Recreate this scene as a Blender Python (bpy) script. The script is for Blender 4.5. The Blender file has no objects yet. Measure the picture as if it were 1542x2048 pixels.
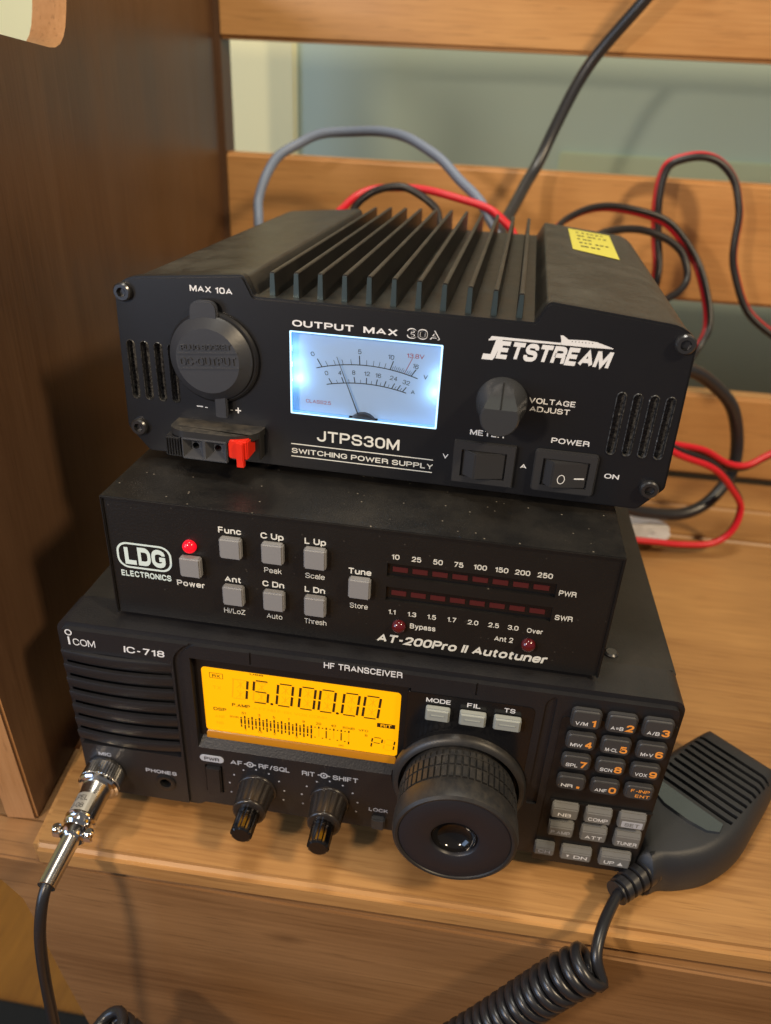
import bpy, bmesh, math, random
from mathutils import Vector, Matrix
random.seed(7)
R = math.radians
S = bpy.context.scene
COL = S.collection
MM = 0.001

# ------------------------------------------------------------------ camera, world, lamps, exposure
cam_d = bpy.data.cameras.new('camera')
cam = bpy.data.objects.new('camera', cam_d)
COL.objects.link(cam)
S.camera = cam
def cam_basis(pitch, yaw, roll):
    p, y, r = R(pitch), R(yaw), R(roll)
    f = Vector((math.sin(y)*math.cos(p), math.cos(y)*math.cos(p), math.sin(p)))
    a = f.cross(Vector((0, 0, 1))).normalized()
    b = a.cross(f)
    return math.cos(r)*a + math.sin(r)*b, -math.sin(r)*a + math.cos(r)*b, f
cr, cu, cf = cam_basis(-29.04, -6.77, 3.03)
M = Matrix((cr, cu, -cf)).transposed().to_4x4()
M.translation = Vector((0.15306, -0.21271, 0.27869))
cam.matrix_world = M
cam_d.sensor_fit = 'HORIZONTAL'
cam_d.sensor_width = 36
cam_d.lens = 36*1493.3/1542
cam_d.clip_start = 0.01
cam_d.clip_end = 50
cam_d.dof.use_dof = True
cam_d.dof.focus_distance = 0.277
cam_d.dof.aperture_fstop = cam_d.lens/2.9

W = bpy.data.worlds.new('World')
S.world = W
W.use_nodes = True
bg = W.node_tree.nodes['Background']
bg.inputs[0].default_value = (0.96, 0.95, 1.0, 1)
bg.inputs[1].default_value = 0.115

def area(name, loc, target, size, power, color, sizey=None):
    d = bpy.data.lights.new(name, 'AREA')
    d.energy = power
    d.color = color
    d.shape = 'RECTANGLE' if sizey else 'DISK'
    d.size = size
    if sizey: d.size_y = sizey
    o = bpy.data.objects.new(name, d)
    COL.objects.link(o)
    o.location = loc
    o.rotation_euler = (Vector(target)-Vector(loc)).to_track_quat('-Z', 'Y').to_euler()
    return o
area('desk_lamp', (-0.13, -0.40, 0.385), (0.20, 0.12, 0.08), 0.05, 1.9, (1.0, 0.80, 0.58))
area('window_light', (-0.62, -0.55, 0.30), (0.1, 0.05, 0.08), 0.42, 4.2, (0.46, 0.66, 1.0), 0.6)
area('overhead_light', (0.80, -0.40, 0.90), (0.28, 0.25, 0.1), 0.13, 8.6, (1.0, 0.78, 0.50))
area('overhead_light', (0.05, 0.02, 1.30), (0.08, 0.60, 0.22), 0.30, 6.6, (1.0, 0.94, 0.80))  # added light with no seen source, brightens wall and slat tops

S.view_settings.view_transform = 'Standard'
S.view_settings.look = 'None'
S.view_settings.gamma = 1
S.view_settings.use_curve_mapping = False
S.view_settings.exposure = 0.0

# ------------------------------------------------------------------ materials
MATS = {}
def newmat(name):
    m = bpy.data.materials.new(name)
    m.use_nodes = True
    MATS[name] = m
    return m, m.node_tree.nodes, m.node_tree.links, m.node_tree.nodes['Principled BSDF']
def N(ns, t, **kw):
    n = ns.new(t)
    for k, v in kw.items(): setattr(n, k, v)
    return n
def plain(name, col, rough=0.5, metal=0.0, spec=0.5, bump=0.0, bscale=800, emis=None, es=0, coat=0, var=0.0, vscale=60):
    m, ns, ls, p = newmat(name)
    p.inputs['Base Color'].default_value = (*col, 1)
    p.inputs['Roughness'].default_value = rough
    p.inputs['Metallic'].default_value = metal
    p.inputs['Specular IOR Level'].default_value = spec
    p.inputs['Coat Weight'].default_value = coat
    p.inputs['Coat Roughness'].default_value = 0.06
    if emis:
        p.inputs['Emission Color'].default_value = (*emis, 1)
        p.inputs['Emission Strength'].default_value = es
    tc = N(ns, 'ShaderNodeTexCoord')
    if bump:
        n = N(ns, 'ShaderNodeTexNoise'); n.inputs['Scale'].default_value = bscale; n.inputs['Detail'].default_value = 3
        b = N(ns, 'ShaderNodeBump'); b.inputs['Strength'].default_value = bump; b.inputs['Distance'].default_value = 0.0003
        ls.new(tc.outputs['Object'], n.inputs['Vector'])
        ls.new(n.outputs['Fac'], b.inputs['Height']); ls.new(b.outputs['Normal'], p.inputs['Normal'])
    if var:
        n2 = N(ns, 'ShaderNodeTexNoise'); n2.inputs['Scale'].default_value = vscale; n2.inputs['Detail'].default_value = 5
        ls.new(tc.outputs['Object'], n2.inputs['Vector'])
        mr = N(ns, 'ShaderNodeMapRange'); mr.inputs[3].default_value = max(0.02, rough-var); mr.inputs[4].default_value = min(1, rough+var)
        ls.new(n2.outputs['Fac'], mr.inputs[0]); ls.new(mr.outputs[0], p.inputs['Roughness'])
    return m
def dusty(name, col, rough, dust=0.25, dcol=(0.32, 0.28, 0.22), specks=0.10, bump=0.15, bscale=1500, upw=0.8, patch=35, spec=0.5, dens=0.86):
    """black housing with fine speckled dust that lies mostly on upward faces"""
    m, ns, ls, p = newmat(name)
    tc = N(ns, 'ShaderNodeTexCoord'); geo = N(ns, 'ShaderNodeNewGeometry')
    sx = N(ns, 'ShaderNodeSeparateXYZ'); ls.new(geo.outputs['Normal'], sx.inputs[0])
    up = N(ns, 'ShaderNodeMapRange'); up.inputs[1].default_value = 0.2; up.inputs[2].default_value = 0.95
    up.inputs[3].default_value = 1-upw; up.inputs[4].default_value = 1
    ls.new(sx.outputs['Z'], up.inputs[0])
    n1 = N(ns, 'ShaderNodeTexNoise'); n1.inputs['Scale'].default_value = patch; n1.inputs['Detail'].default_value = 8; n1.inputs['Roughness'].default_value = 0.7
    ls.new(tc.outputs['Object'], n1.inputs['Vector'])
    r1 = N(ns, 'ShaderNodeMapRange'); r1.inputs[1].default_value = 0.42; r1.inputs[2].default_value = 0.75; r1.inputs[4].default_value = dust
    ls.new(n1.outputs['Fac'], r1.inputs[0])
    mu = N(ns, 'ShaderNodeMath', operation='MULTIPLY'); ls.new(r1.outputs[0], mu.inputs[0]); ls.new(up.outputs[0], mu.inputs[1])
    v = N(ns, 'ShaderNodeTexVoronoi'); v.inputs['Scale'].default_value = 330
    ls.new(tc.outputs['Object'], v.inputs['Vector'])
    lt = N(ns, 'ShaderNodeMapRange'); lt.inputs[1].default_value = 0.0; lt.inputs[2].default_value = specks; lt.inputs[3].default_value = 1; lt.inputs[4].default_value = 0
    ls.new(v.outputs['Distance'], lt.inputs[0])
    sc = N(ns, 'ShaderNodeSeparateColor'); ls.new(v.outputs['Color'], sc.inputs[0])
    g = N(ns, 'ShaderNodeMath', operation='GREATER_THAN'); g.inputs[1].default_value = dens; ls.new(sc.outputs[0], g.inputs[0])
    m2 = N(ns, 'ShaderNodeMath', operation='MULTIPLY'); ls.new(lt.outputs[0], m2.inputs[0]); ls.new(g.outputs[0], m2.inputs[1])
    m3 = N(ns, 'ShaderNodeMath', operation='MULTIPLY'); ls.new(m2.outputs[0], m3.inputs[0]); ls.new(up.outputs[0], m3.inputs[1])
    ad = N(ns, 'ShaderNodeMath', operation='MAXIMUM'); ls.new(mu.outputs[0], ad.inputs[0]); ls.new(m3.outputs[0], ad.inputs[1])
    mx = N(ns, 'ShaderNodeMix', data_type='RGBA'); mx.inputs[6].default_value = (*col, 1); mx.inputs[7].default_value = (*dcol, 1)
    ls.new(ad.outputs[0], mx.inputs[0]); ls.new(mx.outputs[2], p.inputs['Base Color'])
    rr = N(ns, 'ShaderNodeMapRange'); rr.inputs[3].default_value = rough; rr.inputs[4].default_value = 0.9
    ls.new(ad.outputs[0], rr.inputs[0]); ls.new(rr.outputs[0], p.inputs['Roughness'])
    n = N(ns, 'ShaderNodeTexNoise'); n.inputs['Scale'].default_value = bscale; n.inputs['Detail'].default_value = 2
    b = N(ns, 'ShaderNodeBump'); b.inputs['Strength'].default_value = bump; b.inputs['Distance'].default_value = 0.0002
    ls.new(tc.outputs['Object'], n.inputs['Vector']); ls.new(n.outputs['Fac'], b.inputs['Height']); ls.new(b.outputs['Normal'], p.inputs['Normal'])
    p.inputs['Specular IOR Level'].default_value = spec
    return m
def wood(name, axis='X', light=(0.62, 0.34, 0.135), dark=(0.40, 0.185, 0.06), rough=0.34, seed=0.0):
    m, ns, ls, p = newmat(name)
    tc = N(ns, 'ShaderNodeTexCoord'); mp = N(ns, 'ShaderNodeMapping')
    sc = {'X': (1.2, 14, 14), 'Z': (14, 14, 1.0), 'Y': (14, 1.2, 14)}[axis]
    mp.inputs['Scale'].default_value = sc; mp.inputs['Location'].default_value = (seed, seed*2.3, seed*1.7)
    ls.new(tc.outputs['Object'], mp.inputs['Vector'])
    a = N(ns, 'ShaderNodeTexNoise'); a.inputs['Scale'].default_value = 1.6; a.inputs['Detail'].default_value = 4; a.inputs['Distortion'].default_value = 1.2
    ls.new(mp.outputs[0], a.inputs['Vector'])
    mp2 = N(ns, 'ShaderNodeMapping'); sc2 = {'X': (9, 260, 260), 'Z': (260, 260, 9), 'Y': (260, 9, 260)}[axis]
    mp2.inputs['Scale'].default_value = sc2; ls.new(tc.outputs['Object'], mp2.inputs['Vector'])
    f = N(ns, 'ShaderNodeTexNoise'); f.inputs['Scale'].default_value = 2.2; f.inputs['Detail'].default_value = 4
    ls.new(mp2.outputs[0], f.inputs['Vector'])
    big = N(ns, 'ShaderNodeTexNoise'); big.inputs['Scale'].default_value = 7; big.inputs['Detail'].default_value = 3
    ls.new(tc.outputs['Object'], big.inputs['Vector'])
    k1 = N(ns, 'ShaderNodeMath', operation='MULTIPLY'); k1.inputs[1].default_value = 0.35; ls.new(f.outputs['Fac'], k1.inputs[0])
    k2 = N(ns, 'ShaderNodeMath', operation='MULTIPLY_ADD'); k2.inputs[1].default_value = 0.45; ls.new(a.outputs['Fac'], k2.inputs[0]); ls.new(k1.outputs[0], k2.inputs[2])
    k3 = N(ns, 'ShaderNodeMath', operation='MULTIPLY_ADD'); k3.inputs[1].default_value = 0.45; ls.new(big.outputs['Fac'], k3.inputs[0]); ls.new(k2.outputs[0], k3.inputs[2])
    cr_ = N(ns, 'ShaderNodeValToRGB'); e = cr_.color_ramp.elements
    e[0].position = 0.47; e[0].color = (*dark, 1); e[1].position = 0.78; e[1].color = (*light, 1)
    e2 = cr_.color_ramp.elements.new(0.62); e2.color = (*[0.45*d_+0.55*l_ for d_, l_ in zip(dark, light)], 1)
    ls.new(k3.outputs[0], cr_.inputs[0])
    # small knots and dark flecks
    mp3 = N(ns, 'ShaderNodeMapping'); s3 = {'X': (10, 26, 26), 'Z': (26, 26, 10), 'Y': (26, 10, 26)}[axis]
    mp3.inputs['Scale'].default_value = s3; mp3.inputs['Location'].default_value = (seed*3, seed, 0); ls.new(tc.outputs['Object'], mp3.inputs['Vector'])
    v = N(ns, 'ShaderNodeTexVoronoi'); v.inputs['Scale'].default_value = 1.0; ls.new(mp3.outputs[0], v.inputs['Vector'])
    r = N(ns, 'ShaderNodeMapRange'); r.inputs[1].default_value = 0.02; r.inputs[2].default_value = 0.12; r.inputs[3].default_value = 0.6; r.inputs[4].default_value = 0
    ls.new(v.outputs['Distance'], r.inputs[0])
    sc_ = N(ns, 'ShaderNodeSeparateColor'); ls.new(v.outputs['Color'], sc_.inputs[0])
    g = N(ns, 'ShaderNodeMath', operation='GREATER_THAN'); g.inputs[1].default_value = 0.82; ls.new(sc_.outputs[0], g.inputs[0])
    gm = N(ns, 'ShaderNodeMath', operation='MULTIPLY'); ls.new(r.outputs[0], gm.inputs[0]); ls.new(g.outputs[0], gm.inputs[1])
    mx = N(ns, 'ShaderNodeMix', data_type='RGBA'); mx.inputs[7].default_value = (0.10, 0.045, 0.018, 1)
    # fine pores: short dark streaks along the grain
    mp4 = N(ns, 'ShaderNodeMapping'); s4 = {'X': (28, 620, 620), 'Z': (620, 620, 28), 'Y': (620, 28, 620)}[axis]
    mp4.inputs['Scale'].default_value = s4; ls.new(tc.outputs['Object'], mp4.inputs['Vector'])
    po = N(ns, 'ShaderNodeTexNoise'); po.inputs['Scale'].default_value = 1.3; po.inputs['Detail'].default_value = 2; ls.new(mp4.outputs[0], po.inputs['Vector'])
    pr_ = N(ns, 'ShaderNodeMapRange'); pr_.inputs[1].default_value = 0.60; pr_.inputs[2].default_value = 0.72; pr_.inputs[4].default_value = 0.38; ls.new(po.outputs['Fac'], pr_.inputs[0])
    mp_ = N(ns, 'ShaderNodeMix', data_type='RGBA'); mp_.inputs[7].default_value = (*[d_*0.45 for d_ in dark], 1)
    ls.new(pr_.outputs[0], mp_.inputs[0]); ls.new(cr_.outputs[0], mp_.inputs[6])
    ls.new(gm.outputs[0], mx.inputs[0]); ls.new(mp_.outputs[2], mx.inputs[6]); ls.new(mx.outputs[2], p.inputs['Base Color'])
    b = N(ns, 'ShaderNodeBump'); b.inputs['Strength'].default_value = 0.12; b.inputs['Distance'].default_value = 0.0004
    ls.new(f.outputs['Fac'], b.inputs['Height']); ls.new(b.outputs['Normal'], p.inputs['Normal'])
    rr = N(ns, 'ShaderNodeMapRange'); rr.inputs[3].default_value = rough-0.1; rr.inputs[4].default_value = rough+0.15
    ls.new(a.outputs['Fac'], rr.inputs[0]); ls.new(rr.outputs[0], p.inputs['Roughness'])
    return m
def clear(name, tint=(1, 1, 1), refl=0.06, rough=0.02):
    m, ns, ls, p = newmat(name)
    ns.remove(p)
    out = [n for n in ns if n.type == 'OUTPUT_MATERIAL'][0]
    t = N(ns, 'ShaderNodeBsdfTransparent'); t.inputs[0].default_value = (*tint, 1)
    g = N(ns, 'ShaderNodeBsdfGlossy'); g.inputs['Roughness'].default_value = rough
    fr = N(ns, 'ShaderNodeFresnel'); fr.inputs[0].default_value = 1.45
    mx = N(ns, 'ShaderNodeMixShader')
    ls.new(fr.outputs[0], mx.inputs[0]); ls.new(t.outputs[0], mx.inputs[1]); ls.new(g.outputs[0], mx.inputs[2])
    ls.new(mx.outputs[0], out.inputs[0])
    return m

wood('wood_seat', 'X', light=(0.52, 0.28, 0.10), dark=(0.25, 0.115, 0.038)); wood('wood_back', 'X', light=(0.66, 0.35, 0.13), dark=(0.46, 0.215, 0.07), seed=4.0)
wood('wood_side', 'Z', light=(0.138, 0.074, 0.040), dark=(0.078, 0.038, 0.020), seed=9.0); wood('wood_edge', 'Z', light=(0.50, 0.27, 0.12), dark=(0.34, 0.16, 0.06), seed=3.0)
wood('wood_apron', 'X', light=(0.33, 0.175, 0.073), dark=(0.16, 0.076, 0.030), seed=2.0)
plain('wall_paint', (0.45, 0.57, 0.52), 0.8, bump=0.3, bscale=300)
plain('trim_paint', (0.92, 0.90, 0.56), 0.6)
wood('floor_wood', 'Y', light=(0.42, 0.17, 0.02), dark=(0.22, 0.08, 0.01), seed=5)
plain('rug_black', (0.015, 0.015, 0.015), 0.95, bump=1, bscale=400)
dusty('psu_front', (0.0075, 0.008, 0.0105), 0.38, dust=0.02, specks=0.045, bump=0.08, upw=0.75)
dusty('psu_housing', (0.013, 0.012, 0.012), 0.36, dens=0.78, dust=0.34, dcol=(0.17, 0.15, 0.12), specks=0.12, bump=0.25, patch=55)
plain('fin_cool_tint', (0.07, 0.10, 0.11), 0.35, metal=0.6)  # teal of the cool light painted into the fin fronts
dusty('vent_glint', (0.018, 0.018, 0.020), 0.22, dust=0.5, dcol=(0.34, 0.34, 0.33), specks=0.2, bump=0.5, bscale=900, upw=0.0, patch=900, dens=0.5)  # grey specks painted in as silvery glints inside the vent slots
dusty('tuner_black', (0.0085, 0.008, 0.0078), 0.40, dens=0.72, dust=0.06, specks=0.14, bump=0.5, bscale=1100, upw=0.85)
dusty('radio_plastic', (0.012, 0.012, 0.0145), 0.42, dust=0.03, specks=0.03, bump=0.45, bscale=1300, upw=0.7)
dusty('radio_case', (0.014, 0.012, 0.011), 0.5, dust=0.04, specks=0.08, bump=0.4, bscale=900)
plain('black_gloss', (0.008, 0.008, 0.009), 0.16)
plain('black_satin', (0.010, 0.010, 0.011), 0.36, bump=0.05)
plain('black_void', (0.002, 0.002, 0.002), 0.9)
plain('rubber_grey', (0.036, 0.038, 0.044), 0.4, bump=0.1, var=0.10)
dusty('rubber_dial', (0.020, 0.0195, 0.020), 0.42, dust=0.20, dcol=(0.16, 0.13, 0.09), specks=0.05, upw=0.8, patch=300)
plain('dial_face', (0.016, 0.016, 0.021), 0.42, bump=0.05)
plain('key_dark', (0.045, 0.045, 0.047), 0.5, bump=0.15)
plain('key_grey', (0.17, 0.17, 0.165), 0.5, bump=0.1)
plain('key_light', (0.30, 0.32, 0.30), 0.5, bump=0.1)
plain('button_grey', (0.23, 0.23, 0.235), 0.5, bump=0.08)
plain('chrome', (0.82, 0.80, 0.78), 0.10, metal=1.0)
plain('nickel', (0.62, 0.60, 0.57), 0.22, metal=1.0)
plain('knob_gloss', (0.010, 0.009, 0.009), 0.10)
plain('knob_chrome', (0.16, 0.15, 0.145), 0.16, metal=1.0)
plain('knob_ribbed', (0.022, 0.018, 0.016), 0.26)
dusty('knob_dusty', (0.020, 0.022, 0.026), 0.35, dust=0.22, dcol=(0.24, 0.22, 0.18), specks=0.2, upw=0.97, patch=500)
dusty('cover_dusty', (0.022, 0.021, 0.020), 0.4, dust=0.75, dcol=(0.16, 0.14, 0.11), specks=0.2, upw=0.97, patch=160)
plain('knob_satin', (0.040, 0.042, 0.046), 0.20, bump=0.12, bscale=500)
plain('switch_plastic', (0.034, 0.034, 0.036), 0.27, bump=0.03)
plain('terminal_plastic', (0.05, 0.052, 0.058), 0.35)
plain('screw_black', (0.11, 0.11, 0.115), 0.28, metal=0.85)
plain('print_white', (0.78, 0.79, 0.80), 0.5)
plain('print_cream', (0.76, 0.75, 0.67), 0.5)
plain('print_mint', (0.66, 0.78, 0.74), 0.5)
plain('print_grey', (0.46, 0.48, 0.53), 0.5)
plain('print_orange', (0.95, 0.36, 0.06), 0.5)
plain('print_black', (0.01, 0.01, 0.012), 0.5)
plain('print_red', (0.45, 0.03, 0.03), 0.5)
plain('label_yellow', (0.72, 0.66, 0.10), 0.55)
plain('label_silver', (0.45, 0.43, 0.38), 0.35, metal=0.5)
plain('lever_red', (0.75, 0.025, 0.008), 0.35)
plain('wire_red', (0.70, 0.014, 0.03), 0.35)
plain('wire_black', (0.018, 0.016, 0.018), 0.35)
plain('cable_black', (0.022, 0.023, 0.028), 0.34, spec=0.7)
plain('strip_paint', (0.50, 0.60, 0.44), 0.6)
plain('cord_black', (0.016, 0.016, 0.019), 0.33, spec=0.6)
plain('cable_blue', (0.20, 0.25, 0.36), 0.45)
plain('led_red_lit', (0.5, 0.01, 0.02), 0.2, emis=(1.0, 0.0, 0.015), es=0.75)
plain('led_red_dim', (0.10, 0.006, 0.010), 0.12, coat=1)
plain('led_bar_dim', (0.075, 0.012, 0.013), 0.4)
plain('lcd_amber', (0.5, 0.25, 0.0), 0.4, emis=(1.0, 0.415, 0.0), es=0.82)
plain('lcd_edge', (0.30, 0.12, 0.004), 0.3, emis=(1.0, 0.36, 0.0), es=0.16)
plain('lcd_dark', (0.035, 0.015, 0.002), 0.5)
plain('lcd_ghost', (0.40, 0.17, 0.0), 0.5, emis=(1.0, 0.42, 0.0), es=0.71)
plain('meter_plate', (0.40, 0.50, 0.62), 0.5, emis=(0.18, 0.38, 0.72), es=0.34)
plain('meter_wall', (0.35, 0.6, 0.9), 0.3, emis=(0.15, 0.50, 1.0), es=0.45)
plain('meter_rim', (0.6, 0.8, 1.0), 0.2, emis=(0.35, 0.75, 1.0), es=0.95)
plain('mic_plastic', (0.019, 0.021, 0.026), 0.52, bump=0.25, bscale=1100)
plain('mic_window', (0.03, 0.036, 0.045), 0.10, coat=1)
plain('mic_switch', (0.02, 0.022, 0.028), 0.5)
plain('paper_white', (0.75, 0.74, 0.78), 0.7)
clear('clear_pane')

# ------------------------------------------------------------------ mesh helpers (all in millimetres)
def tag(o, label=None, cat=None, group=None, kind=None):
    if label: o['label'] = label
    if cat: o['category'] = cat
    if group: o['group'] = group
    if kind: o['kind'] = kind
    return o
def empty(name, loc=(0, 0, 0), rz=0):
    o = bpy.data.objects.new(name, None); COL.objects.link(o)
    o.location = Vector(loc)*MM; o.rotation_euler = (0, 0, R(rz)); o.empty_display_size = 0.01
    return o
def obj(name, bm, mat, parent=None, sharp=32, scale=True):
    for v in bm.verts: v.co *= MM
    bmesh.ops.recalc_face_normals(bm, faces=bm.faces)
    for f in bm.faces: f.smooth = True
    for e in bm.edges:
        if len(e.link_faces) == 2: e.smooth = e.calc_face_angle(0) < R(sharp)
    me = bpy.data.meshes.new(name); bm.to_mesh(me); bm.free()
    mats = mat if isinstance(mat, (list, tuple)) else [mat]
    for m in mats: me.materials.append(MATS[m])
    o = bpy.data.objects.new(name, me); COL.objects.link(o); o.parent = parent
    return o
def merge(bm, src, mi=None):
    me = bpy.data.meshes.new('tmp')
    if mi is not None:
        for f in src.faces: f.material_index = mi
    src.to_mesh(me); src.free(); bm.from_mesh(me); bpy.data.meshes.remove(me)
def bev(bm, w, seg=2, ang=0.5, sel=None):
    if w <= 0: return
    ed = [e for e in bm.edges if len(e.link_faces) == 2 and e.calc_face_angle(0) > ang and (sel is None or sel(e))]
    bmesh.ops.bevel(bm, geom=ed, offset=w, segments=seg, affect='EDGES', clamp_overlap=True)
def box(bm, x0, x1, y0, y1, z0, z1, b=0, seg=2, mi=0):
    t = bmesh.new()
    bmesh.ops.create_cube(t, size=1)
    for v in t.verts: v.co = Vector(((x0+x1)/2+v.co.x*(x1-x0), (y0+y1)/2+v.co.y*(y1-y0), (z0+z1)/2+v.co.z*(z1-z0)))
    bev(t, b, seg); merge(bm, t, mi)
def prism(bm, poly, a0, a1, axis='y', b=0, seg=2, mi=0, sel=None):
    """polygon extruded along an axis. axis y: poly=(x,z); z: (x,y); x: (y,z)"""
    t = bmesh.new()
    f = {'y': lambda u, v, a: (u, a, v), 'z': lambda u, v, a: (u, v, a), 'x': lambda u, v, a: (a, u, v)}[axis]
    A = [t.verts.new(f(u, v, a0)) for u, v in poly]; B = [t.verts.new(f(u, v, a1)) for u, v in poly]
    t.faces.new(A); t.faces.new(B[::-1]); n = len(poly)
    for i in range(n): t.faces.new((A[i], A[(i+1) % n], B[(i+1) % n], B[i]))
    bmesh.ops.recalc_face_normals(t, faces=t.faces)
    bev(t, b, seg, sel=sel); merge(bm, t, mi)
def rrect(x0, x1, z0, z1, r, n=6):
    out = []
    for cx, cz, a in ((x1-r, z1-r, 0), (x0+r, z1-r, 90), (x0+r, z0+r, 180), (x1-r, z0+r, 270)):
        for i in range(n+1):
            t = R(a+90*i/n); out.append((cx+r*math.cos(t), cz+r*math.sin(t)))
    return out
def roundpoly(pts, n=5):
    """pts: (x,z,r) corners -> arcs"""
    out = []; m = len(pts)
    for i in range(m):
        p = Vector(pts[i][:2]); r = pts[i][2]
        if r <= 0: out.append(tuple(p)); continue
        a = (Vector(pts[i-1][:2])-p).normalized(); b = (Vector(pts[(i+1) % m][:2])-p).normalized()
        for k in range(n+1):
            t = k/n
            q = p + a*r*(1-t)**2 + b*r*t**2
            out.append((q.x, q.y))
    return out
def lathe(bm, prof, c, axis='y', n=48, mi=0, cap0=True, cap1=True):
    """prof: (radius, position along axis)"""
    t = bmesh.new(); rings = []
    for r, a in prof:
        ring = []
        for i in range(n):
            u = r*math.cos(2*math.pi*i/n); v = r*math.sin(2*math.pi*i/n)
            co = (c[0]+u, c[1]+a, c[2]+v) if axis == 'y' else (c[0]+u, c[1]+v, c[2]+a)
            ring.append(t.verts.new(co))
        rings.append(ring)
    for j in range(len(rings)-1):
        for i in range(n): t.faces.new((rings[j][i], rings[j][(i+1) % n], rings[j+1][(i+1) % n], rings[j+1][i]))
    if cap0: t.faces.new(rings[0])
    if cap1: t.faces.new(rings[-1])
    bmesh.ops.recalc_face_normals(t, faces=t.faces)
    merge(bm, t, mi)
def crom(pts, n=10):
    P = [Vector(p) for p in pts]; P = [P[0]*2-P[1]]+P+[P[-1]*2-P[-2]]; out = []
    for i in range(1, len(P)-2):
        for k in range(n):
            t = k/n; a, b, c, d = P[i-1:i+3]
            out.append(0.5*((2*b)+(c-a)*t+(2*a-5*b+4*c-d)*t*t+(3*b-a-3*c+d)*t**3))
    out.append(P[-2]); return out
def frames_of(path):
    T = [(path[min(i+1, len(path)-1)]-path[max(i-1, 0)]).normalized() for i in range(len(path))]
    up = Vector((0, 0, 1)) if abs(T[0].z) < 0.9 else Vector((1, 0, 0))
    Nn = (up-T[0]*up.dot(T[0])).normalized(); F = []
    for t in T:
        Nn = (Nn-t*Nn.dot(t)).normalized(); F.append((t, Nn, t.cross(Nn)))
    return F
def tube(bm, path, r, n=12, mi=0, caps=True):
    path = [Vector(p) for p in path]; F = frames_of(path); t = bmesh.new(); rings = []
    for i, (p, (T, a, b)) in enumerate(zip(path, F)):
        rr = r[i] if isinstance(r, (list, tuple)) else r
        rings.append([t.verts.new(p+a*rr*math.cos(2*math.pi*k/n)+b*rr*math.sin(2*math.pi*k/n)) for k in range(n)])
    for j in range(len(rings)-1):
        for k in range(n): t.faces.new((rings[j][k], rings[j][(k+1) % n], rings[j+1][(k+1) % n], rings[j+1][k]))
    if caps: t.faces.new(rings[0]); t.faces.new(rings[-1][::-1])
    merge(bm, t, mi)
def offset_path(path, d, ang=0.0):
    F = frames_of(path); return [p+(a*math.cos(ang)+b*math.sin(ang))*d for p, (T, a, b) in zip(path, F)]
def cut(o, build):
    """subtract the shapes that build(bm) adds"""
    bm = bmesh.new(); build(bm)
    for v in bm.verts: v.co *= MM
    bmesh.ops.recalc_face_normals(bm, faces=bm.faces)
    me = bpy.data.meshes.new('cut'); bm.to_mesh(me); bm.free()
    c = bpy.data.objects.new('cut', me); COL.objects.link(c)
    mw = o.parent; o.parent = None
    md = o.modifiers.new('b', 'BOOLEAN'); md.operation = 'DIFFERENCE'; md.object = c; md.solver = 'EXACT'; md.use_self = True
    dg = bpy.context.evaluated_depsgraph_get(); dg.update()
    new = bpy.data.meshes.new_from_object(o.evaluated_get(dg))
    o.modifiers.clear(); old = o.data; o.data = new; nm = old.name
    bpy.data.meshes.remove(old); new.name = nm
    bpy.data.objects.remove(c); bpy.data.meshes.remove(me); o.parent = mw
    b2 = bmesh.new(); b2.from_mesh(new)
    for f in b2.faces: f.smooth = True
    for e in b2.edges:
        e.smooth = len(e.link_faces) == 2 and e.calc_face_angle(0) < R(32)
    b2.to_mesh(new); b2.free()
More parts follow.
